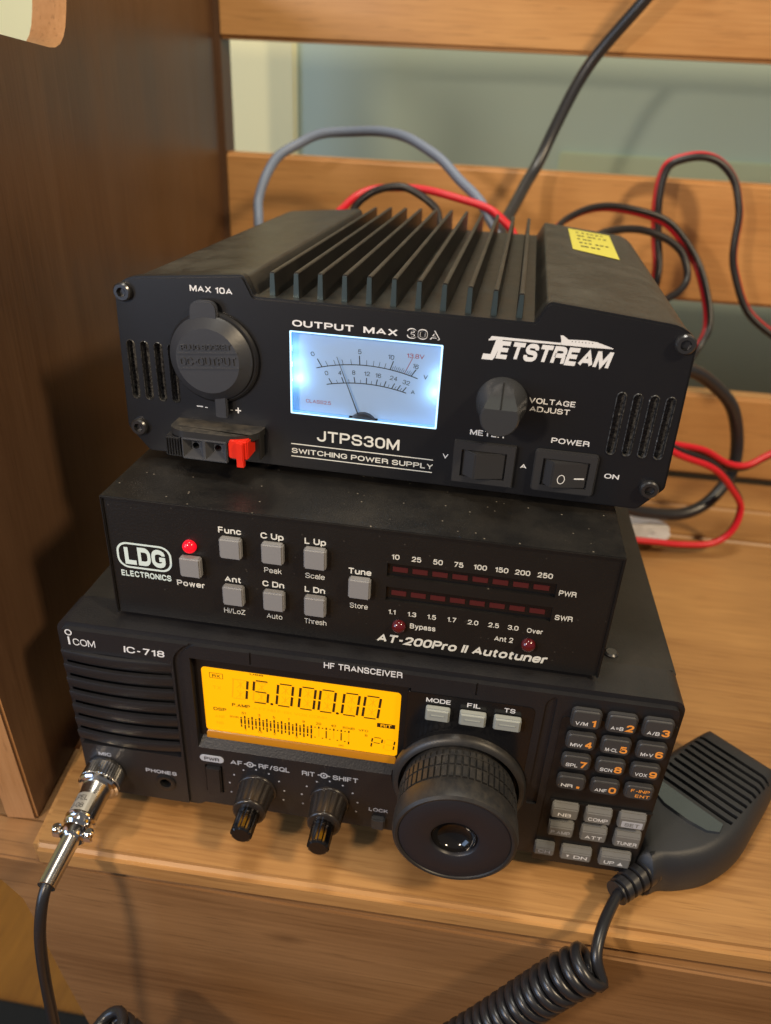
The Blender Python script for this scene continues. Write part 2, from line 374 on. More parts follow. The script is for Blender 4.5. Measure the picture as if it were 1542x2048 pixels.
# text
# stroked grotesque lettering: glyph = width, [(closed, corner radius, points)], caps 7 units high
CAP = 0.682
X5 = 5.15
GL = {
'A': (5.6, [(0, 0, '0,0 2.8,7 5.6,0'), (0, 0, '1.1,2.1 4.5,2.1')]),
'B': (4.9, [(1, 1.75, '0,0|0 4.9,0 4.9,3.6 0,3.6|0'), (1, 1.6, '0,3.6|0 4.6,3.6 4.6,7 0,7|0')]),
'C': (5.2, [(0, 2.5, '5.1,4.9 5.1,7 0,7 0,0 5.2,0 5.2,2.2')]),
'D': (5.2, [(1, 2.5, '0,0|0 5.2,0 5.2,7 0,7|0')]),
'E': (4.4, [(0, 0, '4.5,0 0,0 0,7 4.4,7'), (0, 0, '0.3,3.6 4.1,3.6')]),
'F': (4.2, [(0, 0, '0,-0.6 0,7 4.3,7'), (0, 0, '0.3,3.5 3.8,3.5')]),
'G': (5.4, [(0, 2.5, '5.2,5.1 5.2,7 0,7 0,0 5.2,0 5.2,3.2|0 3.0,3.2|0')]),
'H': (5.0, [(0, 0, '0,-0.6 0,7.6'), (0, 0, '5,-0.6 5,7.6'), (0, 0, '0.3,3.6 4.7,3.6')]),
'I': (0.0, [(0, 0, '0,-0.6 0,7.6')]),
'J': (4.0, [(0, 1.9, '4,7.6 4,0 0,0 0,2.2')]),
'K': (5.0, [(0, 0, '0,-0.6 0,7.6'), (0, 0, '4.7,7.4 0.4,2.7'), (0, 0, '1.9,4.2 5.1,-0.4')]),
'L': (4.0, [(0, 0, '0,7.6 0,0 4.2,0')]),
'M': (6.0, [(0, 0, '0,-0.6 0,7.6'), (0, 0, '6,-0.6 6,7.6'), (0, 0, '0.2,7.2 3,0.6 5.8,7.2')]),
'N': (5.0, [(0, 0, '0,-0.6 0,7.6'), (0, 0, '5,-0.6 5,7.6'), (0, 0, '0.1,6.9 4.9,0.1')]),
'O': (5.6, [(1, 2.7, '0,0 5.6,0 5.6,7 0,7')]),
'P': (4.7, [(0, 1.9, '0,-0.6 0,7|0 4.7,7 4.7,3.1 0.2,3.1')]),
'Q': (5.6, [(1, 2.7, '0,0 5.6,0 5.6,7 0,7'), (0, 0, '3.2,2.0 5.9,-0.6')]),
'R': (5.0, [(0, 1.8, '0,-0.6 0,7|0 4.8,7 4.8,3.4 0.2,3.4'), (0, 1.0, '2.8,3.4 4.8,3.4 5.0,-0.6')]),
'S': (4.9, [(0, 1.7, '4.7,5.0 4.7,7 0.1,7 0.1,3.7 4.9,3.4 4.9,0 0,0 0,2.1')]),
'T': (5.0, [(0, 0, '-0.4,7 5.4,7'), (0, 0, '2.5,-0.6 2.5,6.7')]),
'U': (5.0, [(0, 2.3, '0,7.6 0,0 5,0 5,7.6')]),
'V': (5.4, [(0, 0, '-0.2,7.5 2.7,0.2 5.6,7.5')]),
'W': (7.6, [(0, 0, '-0.2,7.5 1.8,0.2 3.8,6.8 5.8,0.2 7.8,7.5')]),
'X': (5.2, [(0, 0, '0,-0.5 5.2,7.5'), (0, 0, '0,7.5 5.2,-0.5')]),
'Y': (5.2, [(0, 0, '0,7.5 2.6,3.2 5.2,7.5'), (0, 0, '2.6,-0.6 2.6,3.2')]),
'Z': (4.8, [(0, 0, '0,7 4.7,7 0,0 5,0')]),
'a': (4.0, [(0, 1.3, '0.2,3.6 0.2,X 3.8,X 3.8,-0.5|0'), (1, 1.2, '0,0 3.8,0 3.8,2.9 0,2.9')]),
'b': (4.1, [(0, 0, '0,-0.6 0,7.6'), (1, 1.9, '0,0 4.1,0 4.1,X 0,X')]),
'c': (3.9, [(0, 1.9, '3.9,3.6 3.9,X 0,X 0,0 3.9,0 3.9,1.6')]),
'd': (4.1, [(0, 0, '4.1,-0.6 4.1,7.6'), (1, 1.9, '0,0 4.1,0 4.1,X 0,X')]),
'e': (4.0, [(0, 1.9, '0.3,2.6|0 4.0,2.6|0 4.0,X 0,X 0,0 3.9,0 3.9,1.3')]),
'f': (2.4, [(0, 1.3, '0.9,-0.6 0.9,7 2.7,7'), (0, 0, '-0.3,4.9 2.4,4.9')]),
'g': (4.1, [(1, 1.9, '0,0.2 4.1,0.2 4.1,X 0,X'), (0, 1.5, '4.1,5.6 4.1,-2 0.2,-2 0.2,-1')]),
'h': (3.9, [(0, 0, '0,-0.6 0,7.6'), (0, 1.7, '0,3.2 0,X 3.9,X 3.9,-0.6')]),
'i': (0.0, [(0, 0, '0,-0.6 0,5.5'), (0, 0, '0,6.6 0,7.6')]),
'k': (3.8, [(0, 0, '0,-0.6 0,7.6'), (0, 0, '3.5,5.4 0.3,2.2'), (0, 0, '1.4,3.3 3.9,-0.4')]),
'l': (0.0, [(0, 0, '0,-0.6 0,7.6')]),
'm': (6.4, [(0, 0, '0,-0.6 0,5.6'), (0, 1.5, '0,3.4 0,X 3.2,X 3.2,-0.6'), (0, 1.5, '3.2,3.4 3.2,X 6.4,X 6.4,-0.6')]),
'n': (3.9, [(0, 0, '0,-0.6 0,5.6'), (0, 1.7, '0,3.2 0,X 3.9,X 3.9,-0.6')]),
'o': (4.2, [(1, 2.05, '0,0 4.2,0 4.2,X 0,X')]),
'p': (4.1, [(0, 0, '0,-2.4 0,5.6'), (1, 1.9, '0,0 4.1,0 4.1,X 0,X')]),
'r': (2.2, [(0, 0, '0,-0.6 0,5.6'), (0, 1.4, '0,3.0 0,X 2.6,X')]),
's': (3.7, [(0, 1.25, '3.5,3.8 3.5,X 0.1,X 0.1,2.8 3.7,2.5 3.7,0 0,0 0,1.5')]),
't': (2.4, [(0, 1.2, '0.9,7.0 0.9,0 2.6,0'), (0, 0, '-0.3,4.9 2.5,4.9')]),
'u': (3.9, [(0, 1.7, '0,5.6 0,0 3.9,0 3.9,2.4'), (0, 0, '3.9,-0.6 3.9,5.6')]),
'v': (4.2, [(0, 0, '0,5.5 2.1,0.2 4.2,5.5')]),
'w': (6.0, [(0, 0, '0,5.5 1.5,0.2 3,5.0 4.5,0.2 6,5.5')]),
'x': (4.0, [(0, 0, '0,-0.4 4,5.5'), (0, 0, '0,5.5 4,-0.4')]),
'y': (4.2, [(0, 0, '0,5.5 2.1,0.4'), (0, 0, '4.2,5.5 1.6,-2.2 0.3,-2.2')]),
'z': (3.7, [(0, 0, '0,X 3.6,X 0,0 3.8,0')]),
'0': (4.4, [(1, 2.15, '0,0 4.4,0 4.4,7 0,7')]),
'1': (2.4, [(0, 0, '0,5.2 2.1,7.0 2.1,-0.6')]),
'2': (4.4, [(0, 1.9, '0.1,4.8 0.1,7 4.3,7 4.3,3.9 0,0|0 4.6,0|0')]),
'3': (4.4, [(0, 1.7, '0.1,5.2 0.1,7 4.2,7 4.2,3.7 1.6,3.7'), (0, 1.75, '1.6,3.7 4.4,3.7 4.4,0 0,0 0,1.9')]),
'4': (4.6, [(0, 0, '3.5,-0.6 3.5,7.6'), (0, 0, '3.3,6.7 0.3,2.2'), (0, 0, '0,1.9 5.0,1.9')]),
'5': (4.4, [(0, 1.8, '4.1,7|0 0.6,7|0 0.2,3.4|0.3 1.2,4.4 4.4,4.4 4.4,0 0,0 0,1.7')]),
'6': (4.4, [(0, 2.1, '4.2,5.5 4.2,7 0,7 0,2.2'), (1, 2.0, '0,0 4.4,0 4.4,4.2 0,4.2')]),
'7': (4.4, [(0, 0, '0,7 4.3,7 1.5,-0.5')]),
'8': (4.4, [(1, 1.7, '0.2,3.7 4.2,3.7 4.2,7 0.2,7'), (1, 1.8, '0,0 4.4,0 4.4,3.7 0,3.7')]),
'9': (4.4, [(0, 2.1, '0.2,1.5 0.2,0 4.4,0 4.4,4.8'), (1, 2.0, '0,2.8 4.4,2.8 4.4,7 0,7')]),
'.': (0.0, [(0, 0, '0,-0.6 0,0.6')]), '-': (2.4, [(0, 0, '0,2.9 2.4,2.9')]), '/': (2.4, [(0, 0, '0,-0.6 2.4,7.6')]),
'=': (4.0, [(0, 0, '0,2.3 4,2.3'), (0, 0, '0,4.7 4,4.7')]), '>': (3.0, [(0, 0, '0,0.8 2.6,2.9 0,5.0')]), ' ': (1.6, []),
}
def ribbon(P, closed, t):
    n = len(P); out = []
    for i, p in enumerate(P):
        a = P[i-1] if (i or closed) else None; c = P[(i+1) % n] if (i < n-1 or closed) else None
        d1 = (p-a).normalized() if a is not None else None; d2 = (c-p).normalized() if c is not None else None
        if d1 is None: d1 = d2
        if d2 is None: d2 = d1
        n1 = Vector((-d1.y, d1.x)); n2 = Vector((-d2.y, d2.x)); m = n1+n2
        if m.length < 1e-4: m = n1.copy()
        m.normalize(); k = 1/max(0.42, m.dot(n1)); out.append((p+m*t/2*k, p-m*t/2*k))
    return out
def text_verts(s, bold=0.02, shear=0.0, outline=0, spacing=1.0, weight=None):
    t = weight or 0.86+bold*18
    vs, fs = [], []; pen = 0.0; lay = 0
    for ch in s:
        w, paths = GL[ch]
        for closed, r, ps in paths:
            pts = []
            for q_ in ps.replace('X', str(X5)).split(' '):
                rr = r
                if '|' in q_: q_, rr = q_.split('|'); rr = float(rr)
                x, y = map(float, q_.split(',')); pts.append((x, y, rr))
            P = [] ; m = len(pts)
            for i, (x, y, rr) in enumerate(pts):
                p = Vector((x, y))
                if rr <= 0 or (not closed and i in (0, m-1)): P.append(p); continue
                a = Vector(pts[i-1][:2])-p; b_ = Vector(pts[(i+1) % m][:2])-p
                ra = min(rr, a.length*0.499 if (closed or 0 < i-1) else a.length*.98); rb_ = min(rr, b_.length*0.499 if (closed or i+1 < m-1) else b_.length*.98)
                a.normalize(); b_.normalize()
                for k in range(7):
                    u = k/6; ct = 0.78
                    A0_, A3_ = p+a*ra, p+b_*rb_; A1_, A2_ = p+a*ra*(1-ct*.72), p+b_*rb_*(1-ct*.72)
                    P.append(A0_*(1-u)**3+A1_*3*u*(1-u)**2+A2_*3*u*u*(1-u)+A3_*u**3)
            Q = [P[0]]
            for p in P[1:]:
                if (p-Q[-1]).length > 0.02: Q.append(p)
            if closed and (Q[0]-Q[-1]).length < 0.02: Q.pop()
            lo = t*0.5; sy = (7-t)/7
            Q = [Vector((p.x+pen+lo, (p.y if -0.61 < p.y < 7.61 else p.y)*sy+lo)) for p in Q]
            Q = [Vector((p.x, min(7.0, max(0.0, p.y)) if min(pp.y for pp in Q) > -1 else min(7.0, p.y))) for p in Q]
            R_ = ribbon(Q, closed, t); base = len(vs); lay += 1; zoff = (lay % 4)*0.0016
            for A_, B_ in R_:
                for v in (A_, B_):
                    y = v.y if v.y < -0.2 or ch in 'gpyQ' else min(7.0, max(0.0, v.y))
                    vs.append(((v.x+y*shear)*CAP/7, y*CAP/7, zoff))
            n = len(R_)
            for i in range(n if closed else n-1):
                j = (i+1) % n; fs.append((base+2*i, base+2*i+1, base+2*j+1, base+2*j))
        pen += w+t+(1.15 if ch not in ' ' else 0)*spacing*(0.75 if bold < 0.04 else 0.65)
    return vs, fs
def txt(bm, s, x0, x1, z, h, y=-0.08, bold=0.02, shear=0.0, outline=0, mi=0, rot=0, spacing=1.0, place=None):
    """lettering on a front (-y) face fitted between x0 and x1, baseline z, cap height h. x1 None: natural width from x0; x0 None: right end"""
    vs, fs = text_verts(s, bold, shear, outline, spacing)
    if not vs: return
    a = min(v[0] for v in vs); b = max(v[0] for v in vs); k = h/CAP
    if x1 is None: sx = k; x1 = x0+(b-a)*sx
    elif x0 is None: sx = k; x0 = x1-(b-a)*sx
    else: sx = (x1-x0)/(b-a)
    if rot:
        cx, cz = x0, z; c, s_ = math.cos(R(rot)), math.sin(R(rot))
    V = []
    for v in vs:
        X = x0+(v[0]-a)*sx; Z = z+v[1]*k
        if rot: X, Z = cx+(X-cx)*c-(Z-cz)*s_, cz+(X-cx)*s_+(Z-cz)*c
        co = (X, y+v[2]*k*-1, Z)
        if place: co = place(X, Z)
        V.append(bm.verts.new(co))
    for f in fs:
        try:
            ff = bm.faces.new([V[i] for i in f]); ff.material_index = mi
        except ValueError: pass
def ctxt(bm, s, xc, z, h, sxr=1.0, **kw):
    vs, fs = text_verts(s, kw.get('bold', 0.02), kw.get('shear', 0.0), 0, kw.get('spacing', 1.0))
    w = (max(v[0] for v in vs)-min(v[0] for v in vs))*h/CAP*sxr
    txt(bm, s, xc-w/2, xc+w/2, z, h, **kw)
def quad(bm, pts, y=-0.08, mi=0):
    f = bm.faces.new([bm.verts.new((x, y, z)) for x, z in pts]); f.material_index = mi
def rect(bm, x0, x1, z0, z1, y=-0.08, mi=0): quad(bm, [(x0, z0), (x1, z0), (x1, z1), (x0, z1)], y, mi)
def stroke(bm, x0, z0, x1, z1, w, y=-0.08, mi=0):
    d = Vector((x1-x0, z1-z0)).normalized(); n = Vector((-d.y, d.x))*w/2
    quad(bm, [(x0-n.x, z0-n.y), (x1-n.x, z1-n.y), (x1+n.x, z1+n.y), (x0+n.x, z0+n.y)], y, mi)
def ringflat(bm, cx, cz, r0, r1, y=-0.08, n=24, mi=0):
    for i in range(n):
        a, b = 2*math.pi*i/n, 2*math.pi*(i+1)/n
        quad(bm, [(cx+r0*math.cos(a), cz+r0*math.sin(a)), (cx+r1*math.cos(a), cz+r1*math.sin(a)), (cx+r1*math.cos(b), cz+r1*math.sin(b)), (cx+r0*math.cos(b), cz+r0*math.sin(b))], y, mi)
def loopflat(bm, outer, inner, y=-0.08, mi=0):
    n = len(outer)
    for i in range(n): quad(bm, [outer[i], outer[(i+1) % n], inner[(i+1) % n], inner[i]], y, mi)
def disc(bm, cx, cz, r, y=-0.08, n=16, mi=0): quad(bm, [(cx+r*math.cos(2*math.pi*i/n), cz+r*math.sin(2*math.pi*i/n)) for i in range(n)], y, mi)
nb = bmesh.new

# ================================================================== SETTING
bm = nb(); box(bm, -1500, 2000, 600, 650, -460, 1600); o = obj('wall', bm, 'wall_paint'); tag(o, kind='structure')
bm = nb(); box(bm, -1550, -1500, -1500, 600, -460, 1600); o = obj('wall', bm, 'trim_paint'); tag(o, kind='structure')
bm = nb(); box(bm, -420, -50, 590, 599.5, -455, 1600, b=3); o = obj('door_trim', bm, 'trim_paint'); tag(o, 'cream painted vertical trim board on the wall, behind the left end of the bench back', 'trim')
bm = nb(); box(bm, 207, 1500, 594, 599.6, 205, 241, b=1.5); o = obj('wall_strip', bm, 'strip_paint'); tag(o, 'pale cream horizontal strip on the blue green wall, seen between the bench slats', 'trim')  # slightly raised pale strip along the wall
bm = nb(); box(bm, -1500, 2000, -1500, 600, -500, -460); o = obj('floor', bm, 'floor_wood'); tag(o, kind='structure')
bm = nb(); box(bm, -520, 20, -300, 116, -459.5, -452, b=2); o = obj('rug', bm, 'rug_black'); tag(o, 'black rug lying on the floor in front of the bench at lower left', 'rug')

# ------------------------------------------------------------------ bench
bench = empty('wooden_bench', (0, 0, -7))
tag(bench, 'orange brown wooden bench with slatted back, holding the stacked radios on its seat', 'bench')
ZB = 7.0
def zz(z): return z+ZB          # world height -> bench height
def seat_board(pts, name='seat_board', label=None):
    b = nb(); prism(b, pts, zz(-20.5), zz(-7), 'z', b=3.2, seg=3)
    o = obj(name, b, 'wood_seat', bench)
    if label: o['label'] = label
def fe(x): return -25.2+0.016*x
seat_board([(-14.8, fe(-15)), (800, fe(800)), (800, 316.4), (-57, 307)])
seat_board([(-57.5, 309), (800, 318.6), (800, 370.6), (-64, 361)])
seat_board([(-64.5, 363), (800, 372.6), (800, 429), (-71.5, 419)])
b = nb(); prism(b, [(-200, zz(-21.2)), (-31.5, zz(-21.2)), (820, zz(-21.2)), (820, zz(-430)), (30, zz(-430)), (-4, zz(-200)), (-13.7, zz(-142)), (-19.4, zz(-110)), (-23.2, zz(-86)), (-25.8, zz(-65)), (-28.4, zz(-51)), (-36, zz(-40)), (-80, zz(-38)), (-200, zz(-38))], -23.2, -3, 'y', b=1.2, seg=2)
obj('apron', b, 'wood_apron', bench)
b = nb(); box(b, -200, 60, -2.9, 40, zz(-45), zz(-21.4)); obj('ledge', b, 'wood_apron', bench)
# side panel with hand hole (built in its own turned frame, thickness along local x)
side = nb()
sp = [(-1.5, -21.2), (-6, 60), (-8, 345), (440, 352), (440, -60), (60, -60), (60, -21.2)]
prism(side, [(y, zz(z)) for y, z in sp], -15, 0, 'x', b=1.2)
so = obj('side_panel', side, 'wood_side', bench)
def hole(bm):
    prism(bm, [(y, zz(z)) for y, z in roundpoly([(20, 296, 12), (150.5, 289.5, 16), (172, 340, 10), (20, 340, 10)])], -40, 20, 'x')
cut(so, hole)
# inner face at x=-25.8 in front, x=-70 at the back
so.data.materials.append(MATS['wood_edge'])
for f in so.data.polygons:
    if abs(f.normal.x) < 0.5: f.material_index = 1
so.location = (-0.0262, -0.002, 0); so.rotation_euler = (0, 0, R(5.9))
b = nb(); box(b, -50, 800, 60, 470, zz(-60), zz(-22.5)); obj('seam_backing', b, 'wood_side', bench)  # added dark slab, keeps the lit floor out of the seat seams
def slat(z0, z1, y0=425, th=20):
    b = nb(); box(b, -66, 900, y0-0, y0+th, zz(z0), zz(z1), b=2.6, seg=3); o = obj('back_slat', b, 'wood_back', bench); o.rotation_euler = (0, 0, R(0.3))
slat(-5.5, 69.5); slat(145.5, 234.5); slat(311.5, 402)
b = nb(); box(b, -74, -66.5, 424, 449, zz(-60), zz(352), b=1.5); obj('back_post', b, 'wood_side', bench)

# ================================================================== TRANSCEIVER (bottom)
HI = 94.4
radio = empty('radio_transceiver', (0, 0, 0))
tag(radio, 'wide black radio transceiver with amber display and big tuning dial, bottom of the stack', 'radio')
b = nb(); box(b, 1.2, 239.6, 18, 232, 1.5, HI-0.3, b=1.6, seg=3); obj('case', b, 'radio_case', radio)
b = nb()
prism(b, roundpoly([(0, 0.5, 4), (52, 0.5, 2), (55, 3, 1), (196, 3, 1), (199, 0.5, 2), (240, 0.5, 4), (240, HI, 5), (0, HI, 5)]), 0, 19.5, 'y', b=2.2, seg=4, sel=lambda e: all(v.co.y < 0.1 for v in e.verts))
fp = obj('front_panel', b, 'radio_plastic', radio)
def radio_cuts(bm):
    prism(bm, roundpoly([(1.6, 30.6, 1), (46.6, 30.6, 1), (46.6, 80.8, 1), (1.6, 80.8, 1)]), -6, 7)                    # grille cavity
    prism(bm, [(-2, 86.2), (0, 86.0), (3.2, 85.6), (3.2, 42.9), (0, 38.4), (-2, 36)], 54.6, 141, 'x')                            # display recess
    box(bm, 78.6, 79.4, -3, 0.5, 86.5, 97); box(bm, 164.8, 165.5, -3, 0.5, 86.5, 97)
    prism(bm, roundpoly([(47.6, -3, 0.2), (51.4, -3, .2), (51.4, 88, 3), (56, 92.2, 2), (150, 92.2, 0.4), (150, 93, 0.4), (54, 93, 4), (47.6, 86, 4)]), -3, 1.1)
    prism(bm, roundpoly([(190.6, 34, 0.5), (194.6, 34, .5), (194.6, 92, 3), (190.6, 88, 2)]), -3, 0.9)
    lathe(bm, [(27.0, -3), (27.0, 1.2)], (162.8, 0, 39.8))
    lathe(bm, [(2.7, -3), (2.7, 8)], (37.9, 0, 13.6), n=24)
    box(bm, 56.6, 64.2, -3, 1.2, 12.6, 28.8)
cut(fp, radio_cuts)
# speaker grille: curved louvres
b = nb()
def yb(x): return -1.9*math.sin(math.pi*(x-1)/46)**0.8 if 1 < x < 47 else 0
tops = [81.6, 74.5, 67.3, 60.0, 52.7, 45.5, 38.2]
X = [1.2+45.6*i/24 for i in range(25)]
for zt in tops:
    prof = [(0.1, zt-0.1), (-0.1, zt-0.8), (0.4, zt-4.4), (1.5, zt-6.0), (2.4, zt-5.9), (1.9, zt-1.6), (1.5, zt+0.1)]
    rows = [[b.verts.new((x, min(5.5, yb(x)+dy), z)) for dy, z in prof] for x in X]
    m_ = len(prof)
    for i in range(len(X)-1):
        for k in range(m_): b.faces.new((rows[i][k], rows[i][(k+1) % m_], rows[i+1][(k+1) % m_], rows[i+1][k]))
    b.faces.new(rows[0]); b.faces.new(rows[-1][::-1])
g_ = obj('speaker_grille', b, 'radio_plastic', radio)
b = nb(); box(b, 1.8, 46.4, 6.4, 6.9, 30.8, 80.6); obj('dark_backing', b, 'black_void', radio)  # black sheet put in for the shade between the louvres
# display
dsp = nb(); rp = rrect(55.0, 140.6, 43.2, 85.9, 0.5); prism(dsp, rp, 3.0, 5.0)
disp = obj('display', dsp, 'black_satin', radio)
b = nb(); prism(b, rrect(57.7, 137.3, 46.4, 80.0, 1.6), 2.8, 2.98); obj('screen', b, 'lcd_amber', disp)
b = nb(); prism(b, [(3.0, 46.3), (2.0, 45.2), (1.5, 42.95), (3.0, 42.95)], 57.9, 137.0, 'x', b=0.3); obj('amber_strip', b, 'lcd_edge', disp)  # faintly glowing amber strip below the screen
# segment digits
Lb = nb(); Gh = nb()
YL = 2.72
def seg(bm, x, z, w, h, which, t=0.98, sl=0.09, mi=0):
    # 7 segments, slanted
    def P(u, v): return (x+u+v*sl, z+v)
    g = 0.35
    S_ = {'a': ((g+.3, h), (w-g-.3, h)), 'd': ((g+.3, 0), (w-g-.3, 0)), 'g': ((g+.4, h/2), (w-g-.4, h/2)),
          'f': ((0, h-g-.2), (0, h/2+g)), 'b': ((w, h-g-.2), (w, h/2+g)), 'e': ((0, h/2-g), (0, g+.2)), 'c': ((w, h/2-g), (w, g+.2))}
    for s in which:
        (u0, v0), (u1, v1) = S_[s]; a = P(u0, v0); c = P(u1, v1); stroke(bm, a[0], a[1], c[0], c[1], t*(0.62 if s in 'adg' else 1), YL, mi)
cells = [(69.6, ''), (78.2, 'afgcd'), (87.9, 'abcdef'), (96.9, 'abcdef'), (104.9, 'abcdef'), (114.3, 'abcdef'), (122.6, 'abcdef')]
for i, (x, w_) in enumerate(cells):
    if i == 0: seg(Lb, x, 65.6, 6.0, 10.6, 'bc')
    else: seg(Lb, x, 65.1, 6.0, 11.4, w_)
    for u in (0.25, 0.5, 0.75):
        stroke(Gh, x+6.0*u+0.4, 66.2, x+6.0*(1-u)+0.9, 70.2, 0.3, YL+0.04); stroke(Gh, x+6.0*u+0.7, 71.4, x+6.0*(1-u)+1.2, 75.4, 0.3, YL+0.04)
    if i < 2: stroke(Gh, x+0.2, 66, x+1.1, 76, 0.6, YL+.04); stroke(Gh, x+0.5, 75.8, x+6.5, 75.8, .5, YL+.04); stroke(Gh, x+0.5, 65.8, x+5.5, 65.8, .5, YL+.04)
disc(Lb, 86.0, 65.3, 0.62, YL); disc(Lb, 112.6, 65.3, 0.62, YL)
seg(Lb, 126.6, 49.4, 4.0, 5.8, 'abgef', t=0.62); seg(Lb, 131.6, 49.2, 4.0, 5.8, 'bc', t=0.62)
seg(Gh, 131.6, 49.2, 4.0, 5.8, 'afdeg', t=0.6)
def lt(bm, s, x0, x1, z, h, **k): txt(bm, s, x0, x1, z, h, y=YL, **k)
lt(Lb, 'RX', 62.1, 65.3, 75.4, 1.5)
for r_ in ((60.9, 66.5, 74.9, 75.1), (60.9, 66.5, 77.4, 77.6), (60.9, 61.1, 75.1, 77.4), (66.3, 66.5, 75.1, 77.4)): rect(Lb, *r_, y=YL)
lt(Lb, 'P.AMP', 69.4, 76.9, 61.3, 1.7); lt(Lb, 'DSP', 61.5, 66.9, 57.8, 1.7)
rect(Lb, 128.6, 135.8, 61.1, 63.3, y=YL)
lt(Lb, 'VFO', 121.3, 125.2, 57.4, 1.2, bold=0); lt(Lb, 'B', 124.0, 125.0, 55.0, 1.2, bold=0)
lt(Lb, 'SWR', 68.2, 71.8, 55.0, 1.0, bold=0)
lt(Lb, 'USB', 77.5, 83.0, 79.1, 0.8)
for s, x in (('S1', 74.1), ('3', 80.5), ('5', 86.7), ('7', 92.8), ('9', 98.9), ('20', 105.0), ('40', 111.1)): ctxt(Lb, s, x, 57.7, 1.25, y=YL, bold=0.005)
lt(Lb, '60dB', 114.9, 119.7, 57.6, 1.2, bold=0)
for s, x in (('1', 74.5), ('1.5', 80.6), ('2', 86.7), ('3', 95.9)): ctxt(Lb, s, x, 48.6, 1.2, y=YL, bold=0)
lt(Lb, 'oo', 113.4, 115.4, 47.6, 1.2, bold=0)
for i in range(30):
    x = 72.9+1.535*i; big = (i % 2 == 1)
    n0 = 19
    if i <= n0:
        rect(Lb, x-.34, x+.34, 52.3, 55.0, y=YL); rect(Lb, x-.34, x+.34, 55.3, 56.0+(0.9 if big else 0), y=YL); rect(Lb, x-.3, x+.3, 50.6-(0.9 if big else 0), 51.9, y=YL)
    elif big:
        rect(Lb, x-.3, x+.3, 55.6, 56.8, y=YL); rect(Gh, x-.22, x+.22, 51.0, 55.0, y=YL+.04)
        if i in (23, 27): rect(Lb, x-.24, x+.24, 50.8, 55.0, y=YL)
        if i == 29: rect(Lb, x-.3, x+.3, 49.3, 50.8, y=YL)
    else: rect(Lb, x-.3, x+.3, 55.9, 56.4, y=YL); rect(Lb, x-.3, x+.3, 50.4, 50.9, y=YL)
obj('lettering', Lb, 'lcd_dark', disp)
lt(Gh, 'ANF', 61.8, 66.2, 53.9, 1.5); lt(Gh, 'NB', 62.4, 65.4, 50.4, 1.5); lt(Gh, 'TX', 62, 65.4, 69.3, 1.7)
lt(Gh, 'ATT NB F-BK VOX COMP', 78.2, 108.5, 61.2, 1.4, bold=0)
obj('unlit_segments', Gh, 'lcd_ghost', disp)
b = nb(); txt(b, 'RIT', 130.0, 134.4, 61.4, 1.55, y=YL-0.05); obj('lettering', b, 'lcd_amber', disp)
# black gloss plate right of the display and keypad plate
b = nb(); prism(b, roundpoly([(139.8, 44, 1), (187.6, 44, 1), (187.6, 84.6, 3), (139.8, 84.6, 1)]), -0.25, 1.5, b=0.2)
cut_o = obj('button_plate', b, 'black_gloss', radio)
cut(cut_o, lambda bm: lathe(bm, [(26.8, -3), (26.8, 4)], (162.8, 0, 39.8)))
b = nb(); prism(b, roundpoly([(197.3, 1.6, 1), (238.6, 1.6, 3), (238.6, 84.2, 1.0), (197.3, 82.6, 2)]), -0.25, 2, b=0.2)
prism(b, [(199.6, 38.2), (239.2, 38.2), (239.2, 39.4), (199.6, 39.4)], -1.2, -0.1, b=0.3)
obj('key_plate', b, 'black_satin', radio)
# keys
rows = [(80.0, 88.7), (69.2, 76.9), (58.75, 66.0), (47.7, 55.0)]
colsx = [200.2, 212.9, 225.7]
keys = [['V/M', 'A=B', 'A/B'], ['MW', 'M-CL', 'M>V'], ['SPL', 'SCN', 'VOX'], ['NR', 'ANF', '']]
digs = [['1', '2', '3'], ['4', '5', '6'], ['7', '8', '9'], ['.', '0', '']]
for r_ in range(4):
    for c_ in range(3):
        x0 = colsx[c_]; z0, z1 = rows[r_]
        b = nb(); prism(b, rrect(x0, x0+10.7, z0, z1, 1.9), -3.0, 0, b=0.8, seg=3)
        k = obj('key', b, 'key_dark', radio); k['label'] = 'small dark key marked '+(keys[r_][c_]+' '+digs[r_][c_] if r_*3+c_ != 11 else 'F-INP ENT').strip()
        y = -3.08; zb = z0+1.75
        if r_ == 3 and c_ == 2:
            b = nb(); txt(b, 'F-INP', x0+2.0, x0+9.0, zb+2.5, 1.6, y=y); txt(b, 'ENT', x0+4.0, x0+9.3, zb-0.1, 1.6, y=y); obj('lettering', b, 'print_orange', k)
        else:
            b = nb(); txt(b, keys[r_][c_], x0+1.6, x0+(6.1 if c_ or r_ in (0,) else 6.0), zb+0.1, 1.75, y=y, bold=0.018); obj('lettering', b, 'print_white', k)
            b = nb()
            if digs[r_][c_] == '.': prism(b, rrect(x0+7.4, x0+8.6, zb, zb+1.2, .3), y-0.02, y)
            else: ctxt(b, digs[r_][c_], x0+8.1, zb, 3.3, sxr=1.0, y=y, bold=0.034)
            obj('numeral', b, 'print_orange', k)
